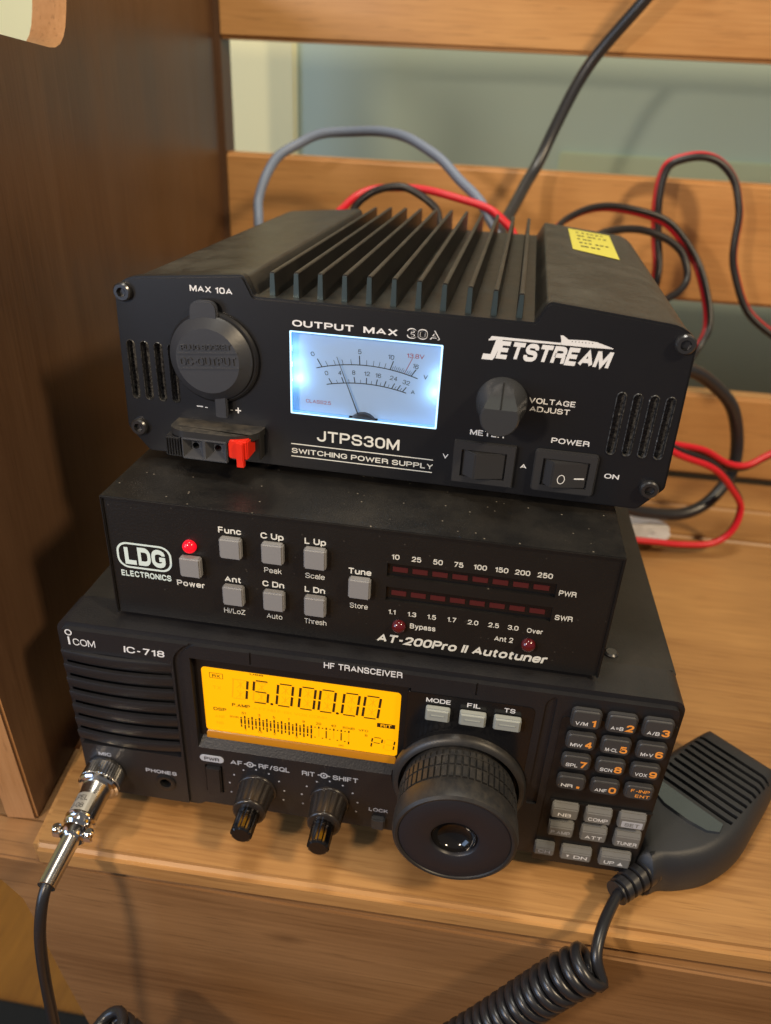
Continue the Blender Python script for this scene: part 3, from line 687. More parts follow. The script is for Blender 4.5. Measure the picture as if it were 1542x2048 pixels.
def wedge_key(x0, x1, z0, z1, s, mat='key_grey', tmat='print_white', inv=False, kind='key'):
    b = nb()
    prism(b, [(0, z0), (-3.0, z0), (-3.0, z1-2.2), (-1.6, z1), (0, z1)], x0, x1, 'x', b=0.45, seg=2)
    k = obj(kind, b, mat, radio); k['label'] = 'grey key marked '+s.replace('^', '').replace('~', '').strip()
    xc = (x0+x1)/2; b = nb(); h = 1.9; zb = z0+1.5
    wd = {'NB': 5.2, 'COMP': 7.6, 'SET': 5.4, 'P.AMP': 7.6, 'ATT': 6.6, 'TUNER': 7.8, 'CH': 4.8}.get(s, 5)
    y = -3.08
    if s == '~DN':
        quad(b, [(x0+3.4, zb+1.7), (x0+2.2, zb+1.7), (x0+2.8, zb+.2), ][::1], y); txt(b, 'DN', x0+5.2, x1-1.6, zb, 1.9, y=y)
    elif s == 'UP^':
        txt(b, 'UP', x0+1.9, x0+6.0, zb, 2.0, y=y); quad(b, [(x0+7.2, zb), (x0+9.6, zb), (x0+8.4, zb+1.9)], y)
    elif inv:
        prism(b, rrect(xc-3.9, xc+4.1, zb-0.6, zb+2.6, .4), -3.1, -3.0)
        o = obj('label_patch', b, 'print_grey', k); b = nb(); txt(b, s, xc-2.7, xc+2.9, zb, 1.9, y=-3.15); obj('lettering', b, 'key_grey', k); return
    else: txt(b, s, xc-wd/2, xc+wd/2, zb, h, y=y, bold=0.02)
    obj('lettering', b, tmat, k)
wedge_key(200.7, 210.9, 31.4, 39.2, 'NB'); wedge_key(213.7, 223.8, 31.3, 39.2, 'COMP'); wedge_key(226.6, 236.9, 31.2, 39.2, 'SET', inv=True)
wedge_key(200.9, 210.7, 20.9, 28.3, 'P.AMP', tmat='print_grey'); wedge_key(213.8, 223.8, 20.8, 28.4, 'ATT'); wedge_key(227, 237, 20.2, 28.5, 'TUNER')  # P.AMP print greyed to hold the dial's shadow
wedge_key(197.2, 205.2, 8.3, 14.4, 'CH', tmat='print_grey'); wedge_key(208, 220.2, 7.7, 14.5, '~DN'); wedge_key(223.5, 235.7, 7.6, 15.5, 'UP^')  # CH print likewise dimmed by colour for the dial's shadow
for x0, x1, s in ((147.2, 156.4, 'MODE'), (160.0, 169.9, 'FIL'), (172.8, 182.9, 'TS')):
    b = nb(); prism(b, rrect(x0, x1, 73.6, 79.5, 0.8), -3.2, 0, b=0.7, seg=3); k = obj('mode_button', b, 'key_light', radio); k['label'] = 'pale grey button under the word '+s
    b = nb(); box(b, x0+2, x1-2, -3.5, -3.1, 76.6, 77.2, b=0.15); obj('ridge', b, 'key_light', k)
# lettering on the front
b = nb()
txt(b, 'COM', 7.2, 16.3, 84.8, 3.3, bold=0.0); rect(b, 5.2, 5.95, 84.8, 88.7); ringflat(b, 5.9, 90.8, 1.0, 1.5)
txt(b, 'IC-718', 28.0, 44.6, 84.5, 3.2, bold=0.018, shear=0.05)
txt(b, 'HF TRANSCEIVER', 107.6, 137.4, 90.1, 2.9, bold=0.02)
obj('logo', b, 'print_white', radio)
b = nb()
txt(b, 'MIC', 8.8, 14.6, 24.6, 2.1, bold=0.03); txt(b, 'PHONES', 29.5, 43.4, 18.8, 2.1, bold=0.03)
txt(b, 'AF', 68.0, 73.1, 31.1, 2.6); txt(b, 'RF/SQL', 80.2, 93.4, 31.1, 2.6); txt(b, 'RIT', 98.7, 104.1, 30.9, 2.6); txt(b, 'SHIFT', 111.7, 122.3, 30.9, 2.6)
for cx in (76.5, 108.0):
    ringflat(b, cx, 32.4, 1.0, 1.6); disc(b, cx, 32.4, .5); rect(b, cx-2.6, cx-1.6, 32.1, 32.7); rect(b, cx+1.6, cx+2.6, 32.1, 32.7)
txt(b, 'LOCK', 127.4, 135.6, 15.5, 2.1, bold=0.03)
for cx, cz in ((79.0, 17.8), (110.5, 17.4)):
    for i in range(11):
        a = R(225-27*i-0)
        if i in (10,): continue
        disc(b, cx+12.1*math.cos(a), cz+12.1*math.sin(a), 0.42, n=8)
obj('lettering', b, 'print_grey', radio)
b = nb(); txt(b, 'MODE', 147.0, 156.2, 80.6, 2.1, y=-0.33); txt(b, 'FIL', 162.4, 167.4, 80.6, 2.1, y=-0.33); txt(b, 'TS', 176.2, 180.3, 80.6, 2.1, y=-0.33); obj('lettering', b, 'print_white', radio)
b = nb(); prism(b, rrect(54.8, 65.2, 30.8, 34.4, 1.75), -0.3, 0.5, b=0.1); pl_ = obj('label_patch', b, 'print_grey', radio)
b = nb(); txt(b, 'PWR', 56.8, 63.2, 31.7, 1.9, y=-0.38); obj('lettering', b, 'radio_plastic', pl_)
b = nb(); box(b, 57.2, 63.6, -1.4, 1, 13.2, 28.2, b=0.5); obj('power_button', b, 'radio_plastic', radio)
b = nb(); box(b, 128.9, 134.6, -2.4, 1, 6.8, 13.0, b=0.6); obj('lock_button', b, 'key_dark', radio)
b = nb(); lathe(b, [(4.6, 0.2), (4.6, -0.4), (3.9, -0.7), (2.5, -0.5), (2.4, 6)], (37.9, 0, 13.6), cap0=False, n=32); obj('headphone_jack', b, 'black_satin', radio)
b = nb(); lathe(b, [(8.8, 0.2), (8.8, -0.4), (8.2, -0.7), (7.0, -0.7)], (11, 0, 15.0), n=40); obj('microphone_socket', b, 'black_satin', radio)
# dual knobs
def fluted(bm, c, prof, n, depth, seg=4, mi=0):
    """prof: (r,y,flute 0..1)"""
    t = bmesh.new(); k = n*seg; rings = []
    for r, y, fl in prof:
        ring = []
        for i in range(k):
            a = 2*math.pi*i/k; ph = (i % seg)/seg
            rr = r-(depth*fl if ph in (0.0, ) or (seg >= 6 and ph < 0.2) else 0)
            ring.append(t.verts.new((c[0]+rr*math.cos(a), c[1]+y, c[2]+rr*math.sin(a))))
        rings.append(ring)
    for j in range(len(rings)-1):
        for i in range(k): t.faces.new((rings[j][i], rings[j][(i+1) % k], rings[j+1][(i+1) % k], rings[j+1][i]))
    t.faces.new(rings[0]); t.faces.new(rings[-1]); bmesh.ops.recalc_face_normals(t, faces=t.faces); merge(bm, t, mi)
for cx, cz, lab in ((79.0, 17.8, 'left concentric knob'), (110.5, 17.4, 'right concentric knob, beside the lock button')):
    b = nb(); lathe(b, [(8.6, 0), (8.6, -0.8), (8.2, -1.2)], (cx, 0, cz))
    fluted(b, (cx, 0, cz), [(7.9, -1, 1), (7.5, -4, 1), (6.9, -10.4, 1), (6.7, -10.9, 0.3)], 14, 0.55)
    lathe(b, [(6.9, -10.8), (7.1, -11.3), (6.9, -12.0), (6.2, -12.4), (5.0, -12.4)], (cx, 0, cz))
    k = obj('knob', b, 'knob_ribbed', radio, sharp=50); k['label'] = lab
    b = nb(); fluted(b, (cx, 0, cz-0.3), [(4.45, -12.3, 1), (4.6, -13, 1), (4.5, -21.8, 1)], 11, 0.35); ik = obj('inner_knob', b, 'knob_chrome', k, sharp=20)
    b = nb(); fluted(b, (cx, 0, cz-0.3), [(4.55, -21.7, 1), (4.5, -22.4, 1), (3.6, -22.9, 0)], 11, 0.45); obj('end_cap', b, 'black_gloss', k, sharp=20)
# tuning dial
DC = (163.0, 0, 39.8)
b = nb(); lathe(b, [(26.6, 1.2), (26.6, -1.6), (25.6, -3.2), (24.0, -3.6), (23.3, -2.5), (23.3, 1)], DC, n=96, cap0=False, cap1=False); obj('dial_ring', b, 'rubber_dial', radio, sharp=50)
dial = nb(); lathe(dial, [(22.0, 0.8), (22.0, -6.0), (22.7, -6.4), (22.7, -7.0)], DC, n=96, cap1=False)
nr = 56
def padband(y0, y1, r0, r1):
    for i in range(nr):
        a0 = 2*math.pi*(i+0.10)/nr; a1 = 2*math.pi*(i+0.90)/nr
        def P(r, a, y): return dial.verts.new((DC[0]+r*math.cos(a), y, DC[2]+r*math.sin(a)))
        q = [(r0-.5, y0, a0), (r0-.5, y0, a1), (r0-.5, y1, a1), (r0-.5, y1, a0)]
        lo = [P(r, a, y) for r, y, a in q]
        m0 = (a1-a0)*0.1
        hi = [P(r1, a0+m0, y0-.2), P(r1, a1-m0, y0-.2), P(r1, a1-m0, y1+.2), P(r1, a0+m0, y1+.2)]
        dial.faces.new(hi)
        for k in range(4): dial.faces.new((lo[k], lo[(k+1) % 4], hi[(k+1) % 4], hi[k]))
padband(-3.9, -6.6, 22.0, 22.5)
lathe(dial, [(22.3, -6.5), (22.3, -17.8), (23.2, -18.2), (23.5, -19.0), (23.6, -24.5), (23.1, -26.6), (22.0, -27.4), (21.2, -27.2), (20.8, -26.4)], DC, n=128, cap0=False, cap1=False)
padband(-7.4, -11.6, 22.3, 23.1); padband(-12.0, -17.4, 22.3, 23.1)
dl = obj('tuning_dial', dial, 'rubber_dial', radio, sharp=40)
b = nb(); lathe(b, [(20.9, -26.0), (20.9, -26.7), (20.4, -27.0), (9.4, -27.0), (8.9, -26.6), (8.6, -25.2)], DC, n=96, cap0=False, cap1=False); obj('dial_face', b, 'dial_face', dl, sharp=40)
b = nb(); pr = [(8.7, -25.6), (8.1, -25.9)]
for i in range(1, 9): pr.append((8.1*math.cos(i*math.pi/18), -25.9+5.2*math.sin(i*math.pi/18)*1.0))
pr.append((0.6, -20.7)); lathe(b, pr, DC, n=48, cap0=False); obj('finger_dimple', b, 'knob_gloss', dl, sharp=60)
for x in (22, 218):
    for y in (30, 215):
        b = nb(); lathe(b, [(8, -7), (8.4, -6), (8.4, 1.6)], (x, y, 0), 'z', n=24); obj('foot', b, 'rubber_grey', radio)
b = nb(); lathe(b, [(2.8, 0.0), (2.8, 0.6), (2.0, 1.2)], (215.7, 25.3, HI-0.4), 'z', n=20); obj('screw', b, 'screw_black', radio)

# ================================================================== ANTENNA TUNER (middle)
tun = empty('antenna_tuner', (22.34, 9.93, 96.0), -0.68)
tag(tun, 'slim black antenna tuner with grey push buttons and red bar meters, middle of stack', 'tuner')
TW, TH = 186.3, 52.5
b = nb(); prism(b, rrect(1.0, TW-1.0, 0.6, TH-1.1, 0.3), 0, 3); tf = obj('front_panel', b, 'tuner_black', tun)
slots = ((106.1, 165.6, 32.6, 38.4), (106.1, 165.6, 22.2, 28.4))
cut(tf, lambda bm: [box(bm, x0, x1, -2, 1.6, z0, z1) for x0, x1, z0, z1 in slots])
b = nb()
prism(b, [(0, 0.2), (0, TH), (TW, TH), (TW, 0.2), (TW-0.9, 0.2), (TW-0.9, TH-1.0), (0.9, TH-1.0), (0.9, 0.2)], -0.9, 224, b=0.35, seg=2)
obj('cover', b, 'tuner_black', tun)
b = nb(); box(b, 1, TW-1, 3, 222, 0.4, TH-1.1); obj('chassis', b, 'tuner_black', tun)
for i, (x0, x1, z0, z1) in enumerate(slots):
    b = nb(); box(b, x0+.02, x1-.02, 1.2, 1.5, z0+.02, z1-.02); bar = obj('bar_meter', b, 'black_gloss', tun); bar['label'] = ('upper', 'lower')[i]+' row of eight dim red bars'
    for k in range(8):
        b = nb(); x = x0+1.9+7.12*k; zc = (z0+z1)/2; box(b, x, x+5.5, 0.95, 1.3, zc-1.05, zc+1.05, b=0.1); obj('led_segment', b, 'led_bar_dim', bar)
for x, z in [(49.0+15.65*c, 37.6-20.85*r) for r in range(2) for c in range(3)]+[(33.1, 27.2), (96.7, 27.35)]:
    b = nb(); box(b, x-4.0, x+4.0, -3.2, 0, z-4.15, z+4.15, b=0.55, seg=3)
    obj('push_button', b, 'button_grey', tun)
def led(x, z, r, mat, lab):
    b = nb(); pr = [(r, 0), (r, -0.8)]+[(r*math.cos(t*math.pi/12), -0.8-r*0.75*math.sin(t*math.pi/12)) for t in range(1, 6)]
    lathe(b, pr, (x, 0, z), n=24); o = obj('indicator_light', b, mat, tun, sharp=60); o['label'] = lab
led(32.7, 35.2, 2.6, 'led_red_lit', 'lit bright red indicator above the power button')
led(111.7, 11.6, 2.6, 'led_red_dim', 'dark red indicator beside the word Bypass'); led(159.4, 11.0, 2.6, 'led_red_dim', 'dark red indicator beside Ant 2')
b = nb()
for s, x0, x1, z in (('Func', 44, 52.6, 42.5), ('C Up', 59.8, 68.3, 42.3), ('L Up', 76.0, 83.8, 42.3), ('Ant', 45.2, 51.4, 21.4), ('C Dn', 59.8, 68.1, 21.55), ('L Dn', 75.9, 83.6, 21.5), ('Tune', 92.2, 100.5, 32.0), ('Power', 26.1, 37.1, 16.8)): txt(b, s, x0, x1, z, 2.55, bold=0.028)
for s, x0, x1, z in (('Peak', 60.7, 67.3, 27.8), ('Scale', 76.2, 83.4, 27.7), ('Hi/LoZ', 44.1, 52.6, 6.9), ('Auto', 61.0, 67.1, 7.0), ('Thresh', 75.7, 84.2, 7.0), ('Store', 93.0, 99.7, 17.0)): txt(b, s, x0, x1, z, 2.25, bold=0.0)
for s, x in zip(('10', '25', '50', '75', '100', '150', '200', '250'), (108.9, 116.2, 123.9, 131.2, 138.7, 146.1, 153.2, 160.9)): ctxt(b, s, x, 40.3, 2.1, sxr=.93, bold=0.02)
for s, x in zip(('1.1', '1.3', '1.5', '1.7', '2.0', '2.5', '3.0'), (108.8, 116.2, 123.5, 130.9, 138.5, 146.0, 153.1)): ctxt(b, s, x, 16.4, 2.1, sxr=.9, bold=0.02)
txt(b, 'Over', 158.1, 163.7, 16.2, 2.1); txt(b, 'PWR', 166.7, 172.7, 33.9, 2.2); txt(b, 'SWR', 166.9, 173.1, 23.4, 2.2)
txt(b, 'Bypass', 115.8, 125.3, 11.1, 2.3); txt(b, 'Ant 2', 147.0, 153.8, 10.6, 2.3)
txt(b, 'AT-200Pro II Autotuner', 103.7, 167.2, 3.0, 3.9, bold=0.036, shear=0.22, spacing=0.7)
obj('lettering', b, 'print_cream', tun)
b = nb()
loopflat(b, rrect(3.3, 24.9, 21.9, 33.3, 4.4), rrect(4.1, 24.1, 22.7, 32.5, 3.7))
txt(b, 'L', 6.3, 10.8, 23.6, 8.0, bold=0.05); txt(b, 'D', 11.6, 16.6, 23.6, 8.0, bold=0.05); txt(b, 'G', 17.0, 22.4, 23.6, 8.0, bold=0.05)
txt(b, 'ELECTRONICS', 4.0, 24.0, 18.0, 2.7, bold=0.035)
obj('logo', b, 'print_mint', tun)
for x in (20, 165):
    for y in (20, 205):
        b = nb(); lathe(b, [(6, -1.6), (6.3, -1.2), (6.3, 0.6)], (x, y, 0), 'z', n=20); obj('foot', b, 'rubber_grey', tun)
b = nb(); lathe(b, [(2.2, 0), (2.2, 1.6), (1.4, 2.2)], (0, 0, 0), 'z', n=16)
for v in b.verts: v.co = Vector((TW+v.co.z, 14+v.co.x, 12+v.co.y))
obj('screw', b, 'nickel', tun)

# ================================================================== POWER SUPPLY (top)
psu = empty('power_supply', (121.13, 40.32, 151.5), -2.03)
tag(psu, 'black switching power supply with lit blue white meter and finned top, top of the stack', 'power supply')
PH, ZN = 71.4, 64.2
half = [(48.55, ZN, 0.8), (52.2, PH, 1.6), (96.8, 67.2, 5.5), (101.0, 62.5, 0), (102.3, 9.3, 1.2), (94.4, 0, 1.2)]
out = [(x, z, r) for x, z, r in half]+[(-x, z, r) for x, z, r in half[::-1]]
pp = roundpoly(out)
b = nb(); prism(b, pp, 0, 5, b=1.4, seg=4); pf = obj('front_panel', b, 'psu_front', psu, sharp=40)
def caps(x, z0, z1, w): return rrect(x-w/2, x+w/2, z0, z1, w/2-.01, 5)
VL = [(-97.0+5.38*i, 21.4, 44.6) for i in range(4)]+[(80.9+5.4*i, 20.3, 43.8) for i in range(4)]
def psu_cuts(bm):
    for x, z0, z1 in VL: prism(bm, caps(x, z0, z1, 2.5), -2, 3.6)
    prism(bm, rrect(-35.8, 19.0, 22.6, 53.8, 0.4), -2, 4.2)
cut(pf, psu_cuts)
for x, z0, z1 in VL:
    b = nb(); t_ = caps(x, z0, z1, 3.5); u_ = caps(x, z0+.5, z1-.5, 2.4); n_ = len(t_)
    A = [b.verts.new((p[0], 0.05, p[1])) for p in t_]; C_ = [b.verts.new((p[0]*.5+q[0]*.5, -0.35, p[1]*.5+q[1]*.5)) for p, q in zip(t_, u_)]; B = [b.verts.new((q[0]*.8+x*.2, 2.4, q[1])) for q in u_]
    for i in range(n_):
        b.faces.new((A[i], A[(i+1) % n_], C_[(i+1) % n_], C_[i])); b.faces.new((C_[i], C_[(i+1) % n_], B[(i+1) % n_], B[i]))
    b.faces.new(B[::-1])
    obj('vent_slot', b, 'vent_glint', psu)
# housing extrusion
q = 0.8
hh = [(48.55, ZN-0.6, 0.5), (52.0, PH-q, 1.2), (96.4, 67.2-q, 5.5), (100.2, 62.5, 0), (101.4, 9.5, 1), (94, 0.8, 1)]
b = nb(); prism(b, roundpoly([(x, z, r) for x, z, r in hh]+[(-x, z, r) for x, z, r in hh[::-1]]), 5, 196, b=0.3)
hs = obj('housing', b, 'psu_housing', psu, sharp=35)
for i in range(11):
    k = i-5; x = k*8.64; zt = 73.6-0.055*k*k
    b = nb()
    prism(b, [(x-1.15, ZN-1.2), (x+1.15, ZN-1.2), (x+0.85, zt-.3), (x+.55, zt), (x-.55, zt), (x-0.85, zt-.3)], 5.2, 195.5, b=0.12, mi=0)
    prism(b, [(x-1.05, ZN-1.2), (x+1.05, ZN-1.2), (x+0.75, zt-.5), (x-0.75, zt-.5)], 4.7, 5.25, mi=1)
    obj('cooling_fin', b, ['psu_housing', 'fin_cool_tint'], psu)
for x, z in ((-97.1, 62.1), (-96.9, 10.2), (97.0, 61.9), (96.7, 9.2)):
    b = nb(); lathe(b, [(3.3, 0.2), (3.3, -1.6), (2.8, -2.2), (1.7, -2.2)], (x, 0, z), n=28, cap1=False); lathe(b, [(1.7, -2.2), (1.6, -0.8), (0.01, -0.8)], (x, 0, z), n=6, cap0=False); obj('screw', b, 'screw_black', psu)
# meter
mt = nb(); prism(mt, rrect(-35.7, 18.9, 22.7, 53.7, 0.4), 3.6, 4.1); meter = obj('meter', mt, 'meter_plate', psu); meter['label'] = 'lit analogue meter reading volts and amps'
b = nb(); loop_o = rrect(-35.75, 18.95, 22.65, 53.75, 0.4); 
n_ = len(loop_o); A = [b.verts.new((x, -0.1, z)) for x, z in loop_o]; B = [b.verts.new((x, 3.6, z)) for x, z in loop_o]
for i in range(n_): b.faces.new((A[i], A[(i+1) % n_], B[(i+1) % n_], B[i]))
obj('meter_wall', b, 'meter_wall', meter)
b = nb()
loopflat(b, loop_o, rrect(-35.1, 18.3, 23.2, 53.3, 0.4), y=-0.12); obj('meter_rim', b, 'meter_rim', meter)
b = nb(); prism(b, rrect(-35.0, 18.2, 23.3, 53.2, 0.4), 0.0, 0.3); obj('glass', b, 'clear_pane', meter)
YM = 3.52
mb = nb()
def az(x): return 42.6-((x+8.5)**2)/122.0
def az2(x): return 35.7-((x+8.5)**2)/122.0
pv = Vector((-8.7, 14.5))
def arc(f, x0, x1, w, mi=0):
    xs = [x0+(x1-x0)*i/28 for i in range(29)]
    for a_, c_ in zip(xs, xs[1:]): quad(mb, [(a_, f(a_)-w/2), (c_, f(c_)-w/2), (c_, f(c_)+w/2), (a_, f(a_)+w/2)], YM, mi)
arc(az, -26.9, 10.4, 0.32); arc(az2, -23.0, 6.6, 0.34)
def tick(f, x, L, w, mi=0, y=YM):
    p = Vector((x, f(x))); d = (p-pv).normalized(); stroke(mb, p.x, p.y, p.x+d.x*L, p.y+d.y*L, w, y, mi)
def itp(tab, v):
    for (a_, xa), (c_, xc) in zip(tab, tab[1:]):
        if a_ <= v <= c_: return xa+(xc-xa)*(v-a_)/(c_-a_)
VT = [(0, -24.8), (1, -22.6), (3, -16.9), (5, -10.8), (7, -5.9), (10, 0.3), (16, 8.0)]
for v in range(0, 11): tick(az, itp(VT, v), 3.4 if v % 5 == 0 else 2.0, 0.34 if v % 5 == 0 else 0.16)
v = 10.5
while v < 16: tick(az, itp(VT, v), 1.5 if v % 1 else 1.9, 0.15); v += 0.5
tick(az, 8.0, 3.0, 0.34)
AT = [(0, -21.0), (4, -16.6), (8, -12.4), (12, -8.2), (16, -4.6), (24, 1.2), (32, 5.2)]
for v in range(0, 33, 2): tick(az2, itp(AT, v), 2.3 if v % 4 == 0 else 1.4, 0.32 if v % 4 == 0 else 0.15)
p_ = Vector((5.5, az(5.5))); stroke(mb, 5.5, az(5.5), 8.1, 46.9, 0.2, YM, 1)
for s, x, z, r_ in (('0', -27.9, 43.9, 25), ('5', -11.0, 46.6, 0), ('10', 0.3, 45.9, -6), ('16', 9.2, 43.6, -14)): txt(mb, s, x-(0.6 if len(s) == 1 else 1.0), None, z, 1.65, y=YM, bold=0.0, rot=r_)
txt(mb, 'V', 12.5, None, 39.7, 1.6, y=YM, bold=0); txt(mb, 'A', 8.3, None, 33.7, 1.6, y=YM, bold=0)
for s, x, z, r_ in (('0', -23.4, 37.3, 20), ('4', -18.6, 38.0, 5), ('8', -13.6, 38.7, 0), ('12', -9.1, 38.8, 0), ('16', -5.0, 38.6, -3), ('24', 0.2, 38.3, -8), ('32', 5.0, 37.3, -12)): txt(mb, s, x, None, z, 1.6, y=YM, bold=0.0, rot=r_)
txt(mb, '13.8V', 6.0, 12.3, 47.0, 1.6, y=YM, bold=0, mi=1); txt(mb, 'CLASS2.5', -30.9, -21.3, 26.1, 1.35, y=YM, bold=0.0, mi=1)
mb2 = mb
obj('lettering', mb, ['print_black', 'print_red'], meter)
b = nb(); tube(b, [(-19.1, 2.5, 45.0), (-10.3, 2.5, 22.9)], [0.10, 0.24], n=6); obj('needle', b, 'print_black', meter)
b = nb(); lathe(b, [(5.4, 3.55), (5.4, 1.6), (4.9, 1.1)], (-8.7, 0, 19.4), n=48)
for v_ in b.verts: v_.co.z = max(v_.co.z, 22.75)
obj('pivot_cover', b, 'rubber_grey', meter)
def pt(name, x, z, y, e, col, rad):
    d = bpy.data.lights.new(name, 'POINT'); d.energy = e; d.color = col; d.shadow_soft_size = rad*MM
    o = bpy.data.objects.new(name, d); COL.objects.link(o); o.parent = psu; o.location = Vector((x, y, z))*MM
for x_, z_, e_ in ((-34.6, 47.0, 0.0006), (-34.2, 41.0, 0.0011), (-33.6, 35.0, 0.0022), (17.8, 41.5, 0.0009), (17.0, 35.0, 0.0018)): pt('meter_lamp', x_, z_, 0.9, e_*0.85, (0.40, 0.72, 1.0), 1.6)
# lettering
b = nb()
txt(b, 'MAX 10A', -71.9, -56.2, 64.3, 2.2, bold=0.022)
txt(b, 'OUTPUT', -34.7, -12.7, 55.35, 2.3, bold=0.03); txt(b, 'MAX', -9.2, 2.8, 55.35, 2.3, bold=0.03)
txt(b, '30A', 6.1, 17.6, 55.0, 3.6, bold=0.040)
txt(b, 'VOLTAGE', 50.3, 66.1, 36.45, 2.0); txt(b, 'ADJUST', 50.9, 64.7, 33.4, 2.0); txt(b, 'METER', 31.2, 43.4, 22.1, 2.1)
txt(b, 'V', 22.1, 24.2, 11.6, 1.8); txt(b, 'A', 50.6, 52.9, 11.2, 1.8); txt(b, 'POWER', 60.1, 73.4, 22.45, 2.05); txt(b, 'ON', 80.6, 85.7, 11.15, 1.9)
rect(b, -72.8, -70.3, 21.0, 21.45); rect(b, -69.5, -68.4, 20.9, 21.2); rect(b, -59.3, -58.5, 21.0, 21.3); rect(b, -57.4, -55.2, 21.0, 21.5); rect(b, -56.55, -56.05, 20.1, 21.0); rect(b, -56.55, -56.05, 21.5, 22.4)
txt(b, 'A', -51.3, -48.9, 1.8, 1.5)
obj('lettering', b, 'print_white', psu)
b = nb(); txt(b, '30A', 6.42, 17.28, 55.32, 2.96, y=-0.12, bold=0.012); obj('lettering', b, 'psu_front', psu)
b = nb(); txt(b, 'JTPS30M', -25.7, 5.8, 12.5, 4.4, bold=0.018); txt(b, 'SWITCHING POWER SUPPLY', -35.6, 18.9, 6.45, 2.1, bold=0.02)
rect(b, -35.8, 18.7, 10.1, 10.5); rect(b, -35.8, 18.7, 4.95, 5.35); obj('lettering', b, 'print_cream', psu)
b = nb()
txt(b, 'ETSTREAM', 37.0, 75.6, 51.0, 6.2, bold=0.048, shear=0.26, spacing=0.35)
quad(b, [(32.3, 50.3), (36.0, 50.3), (36.7, 51.2), (38.7, 57.5), (37.0, 57.5), (35.2, 52.3), (33.4, 52.3)][:3]+[(38.7, 57.5), (36.6, 57.5), (35.2, 52.3), (32.7, 52.3)])
quad(b, [(34.4, 57.5), (58.3, 57.7), (57.9, 58.4), (34.9, 58.5)]); quad(b, [(34.0, 56.9), (36.6, 57.3), (36.6, 57.55), (34.1, 57.55)])
quad(b, [(58.0, 57.7), (66, 57.7), (75.1, 57.9), (74.9, 58.2), (69.5, 59.7), (66, 60.0), (60.2, 59.7), (58.4, 60.9), (57.4, 60.9), (57.9, 59.3)])
obj('logo', b, 'print_white', psu)
b = nb()
for i in range(7): disc(b, 61.5+1.1*i, 59.2, 0.17, y=-0.14, n=6)
obj('logo_windows', b, 'print_black', psu)
# socket cap
CX, CZ = -64.7, 41.2
b = nb()
lathe(b, [(17.0, 0.2), (17.0, -1.2), (16.2, -1.8)], (-64.2, 0, 41.2), n=64); obj('socket_rim', b, 'black_satin', psu)
b = nb(); lathe(b, [(15.6, -1.4), (15.7, -2.6), (15.0, -3.4), (12.1, -5.8), (11.9, -6.0)], (CX, 0, CZ), n=72)
cap = obj('socket_cap', b, 'rubber_grey', psu, sharp=24)
b = nb(); prism(b, roundpoly([(CX-7.2, CZ+10, 0), (CX+3.4, CZ+11, 0), (CX+3.6, CZ+21.2, 4.0), (CX-6.6, CZ+20.6, 4.0)]), -3.2, -1.2, b=0.5)
obj('pull_tab', b, 'rubber_grey', cap)
b = nb(); prism(b, roundpoly([(CX+0.6, CZ-22.4, 1), (CX+5.2, CZ-22.4, 1), (CX+5.2, CZ-13, 0), (CX+0.6, CZ-13, 0)]), -3.4, -1.3, b=0.4); obj('hinge_strap', b, 'rubber_grey', cap)
b = nb()
def emb(x, z): 
    return (x, -6.25, z)
txt(b, 'PLUG SOCKET', -74.3, -55.4, 44.6, 2.0, y=-6.1, bold=0.02, rot=5.2); txt(b, 'DC-OUTPUT', -74.9, -53.7, 38.9, 2.9, y=-6.1, bold=0.01, rot=5.2)
stroke(b, -75.7, 43.3, -53.2, 45.4, 0.45, -6.1); stroke(b, -75.3, 37.7, -52.7, 39.8, 0.45, -6.1)
r_ = bmesh.ops.extrude_face_region(b, geom=b.faces[:]); 
for v_ in [g for g in r_['geom'] if isinstance(g, bmesh.types.BMVert)]: v_.co.y = -6.42
for f in b.faces: pass
bot = [v for v in b.verts if abs(v.co.y+6.1) < 1e-4]
for v_ in bot: v_.co.y = -5.9
obj('lettering', b, 'rubber_grey', cap, sharp=20)
# spring terminal
b = nb(); prism(b, roundpoly([(-80.5, 0.5, 0), (-46.0, 0.5, 0), (-46.0, -6.5, 5), (-53.5, -12, 5), (-74.6, -12, 1.2), (-80.5, -9, 3)]), 12.9, 15.6, 'z', b=0.5, seg=3, mi=0)
prism(b, roundpoly([(-79.5, 0.5, 0), (-46.5, 0.5, 0), (-46.5, -4, 1), (-79.5, -4, 1)]), 3.4, 13, 'z', b=0.4, mi=0)
term = obj('spring_terminal', b, 'cover_dusty', psu)
b = nb(); box(b, -74.6, -56.8, -12.4, -3, 4.6, 13.2, b=0.35); tb = obj('terminal_block', b, 'terminal_plastic', term)
def fun(bm):
    for x in (-70.1, -61.3):
        t = bmesh.new(); v0 = [t.verts.new(p) for p in ((x-4.1, -12.6, 5.1), (x+4.1, -12.6, 5.1), (x+4.1, -12.6, 12.7), (x-4.1, -12.6, 12.7))]; v1 = [t.verts.new(p) for p in ((x-1.6, -9.6, 7.8), (x+1.6, -9.6, 7.8), (x+1.6, -9.6, 10.6), (x-1.6, -9.6, 10.6))]
        t.faces.new(v0); t.faces.new(v1[::-1])
        for k in range(4): t.faces.new((v0[k], v0[(k+1) % 4], v1[(k+1) % 4], v1[k]))
        merge(bm, t)
cut(tb, fun)
cut(tb, lambda bm: [lathe(bm, [(1.35, -14), (1.35, -5)], (x, 0, 9.2), n=20) for x in (-70.1, -61.3)])
for x, m_ in ((-70.1, 'black_void'), (-61.3, 'lever_red')):
    b = nb(); lathe(b, [(1.3, -5.6), (1.3, -5.2)], (x, 0, 9.2), n=16); obj('wire_clamp', b, m_, term)
b = nb(); box(b, -81.6, -75.0, -11.4, -1, 4.6, 12.6, b=0.5)
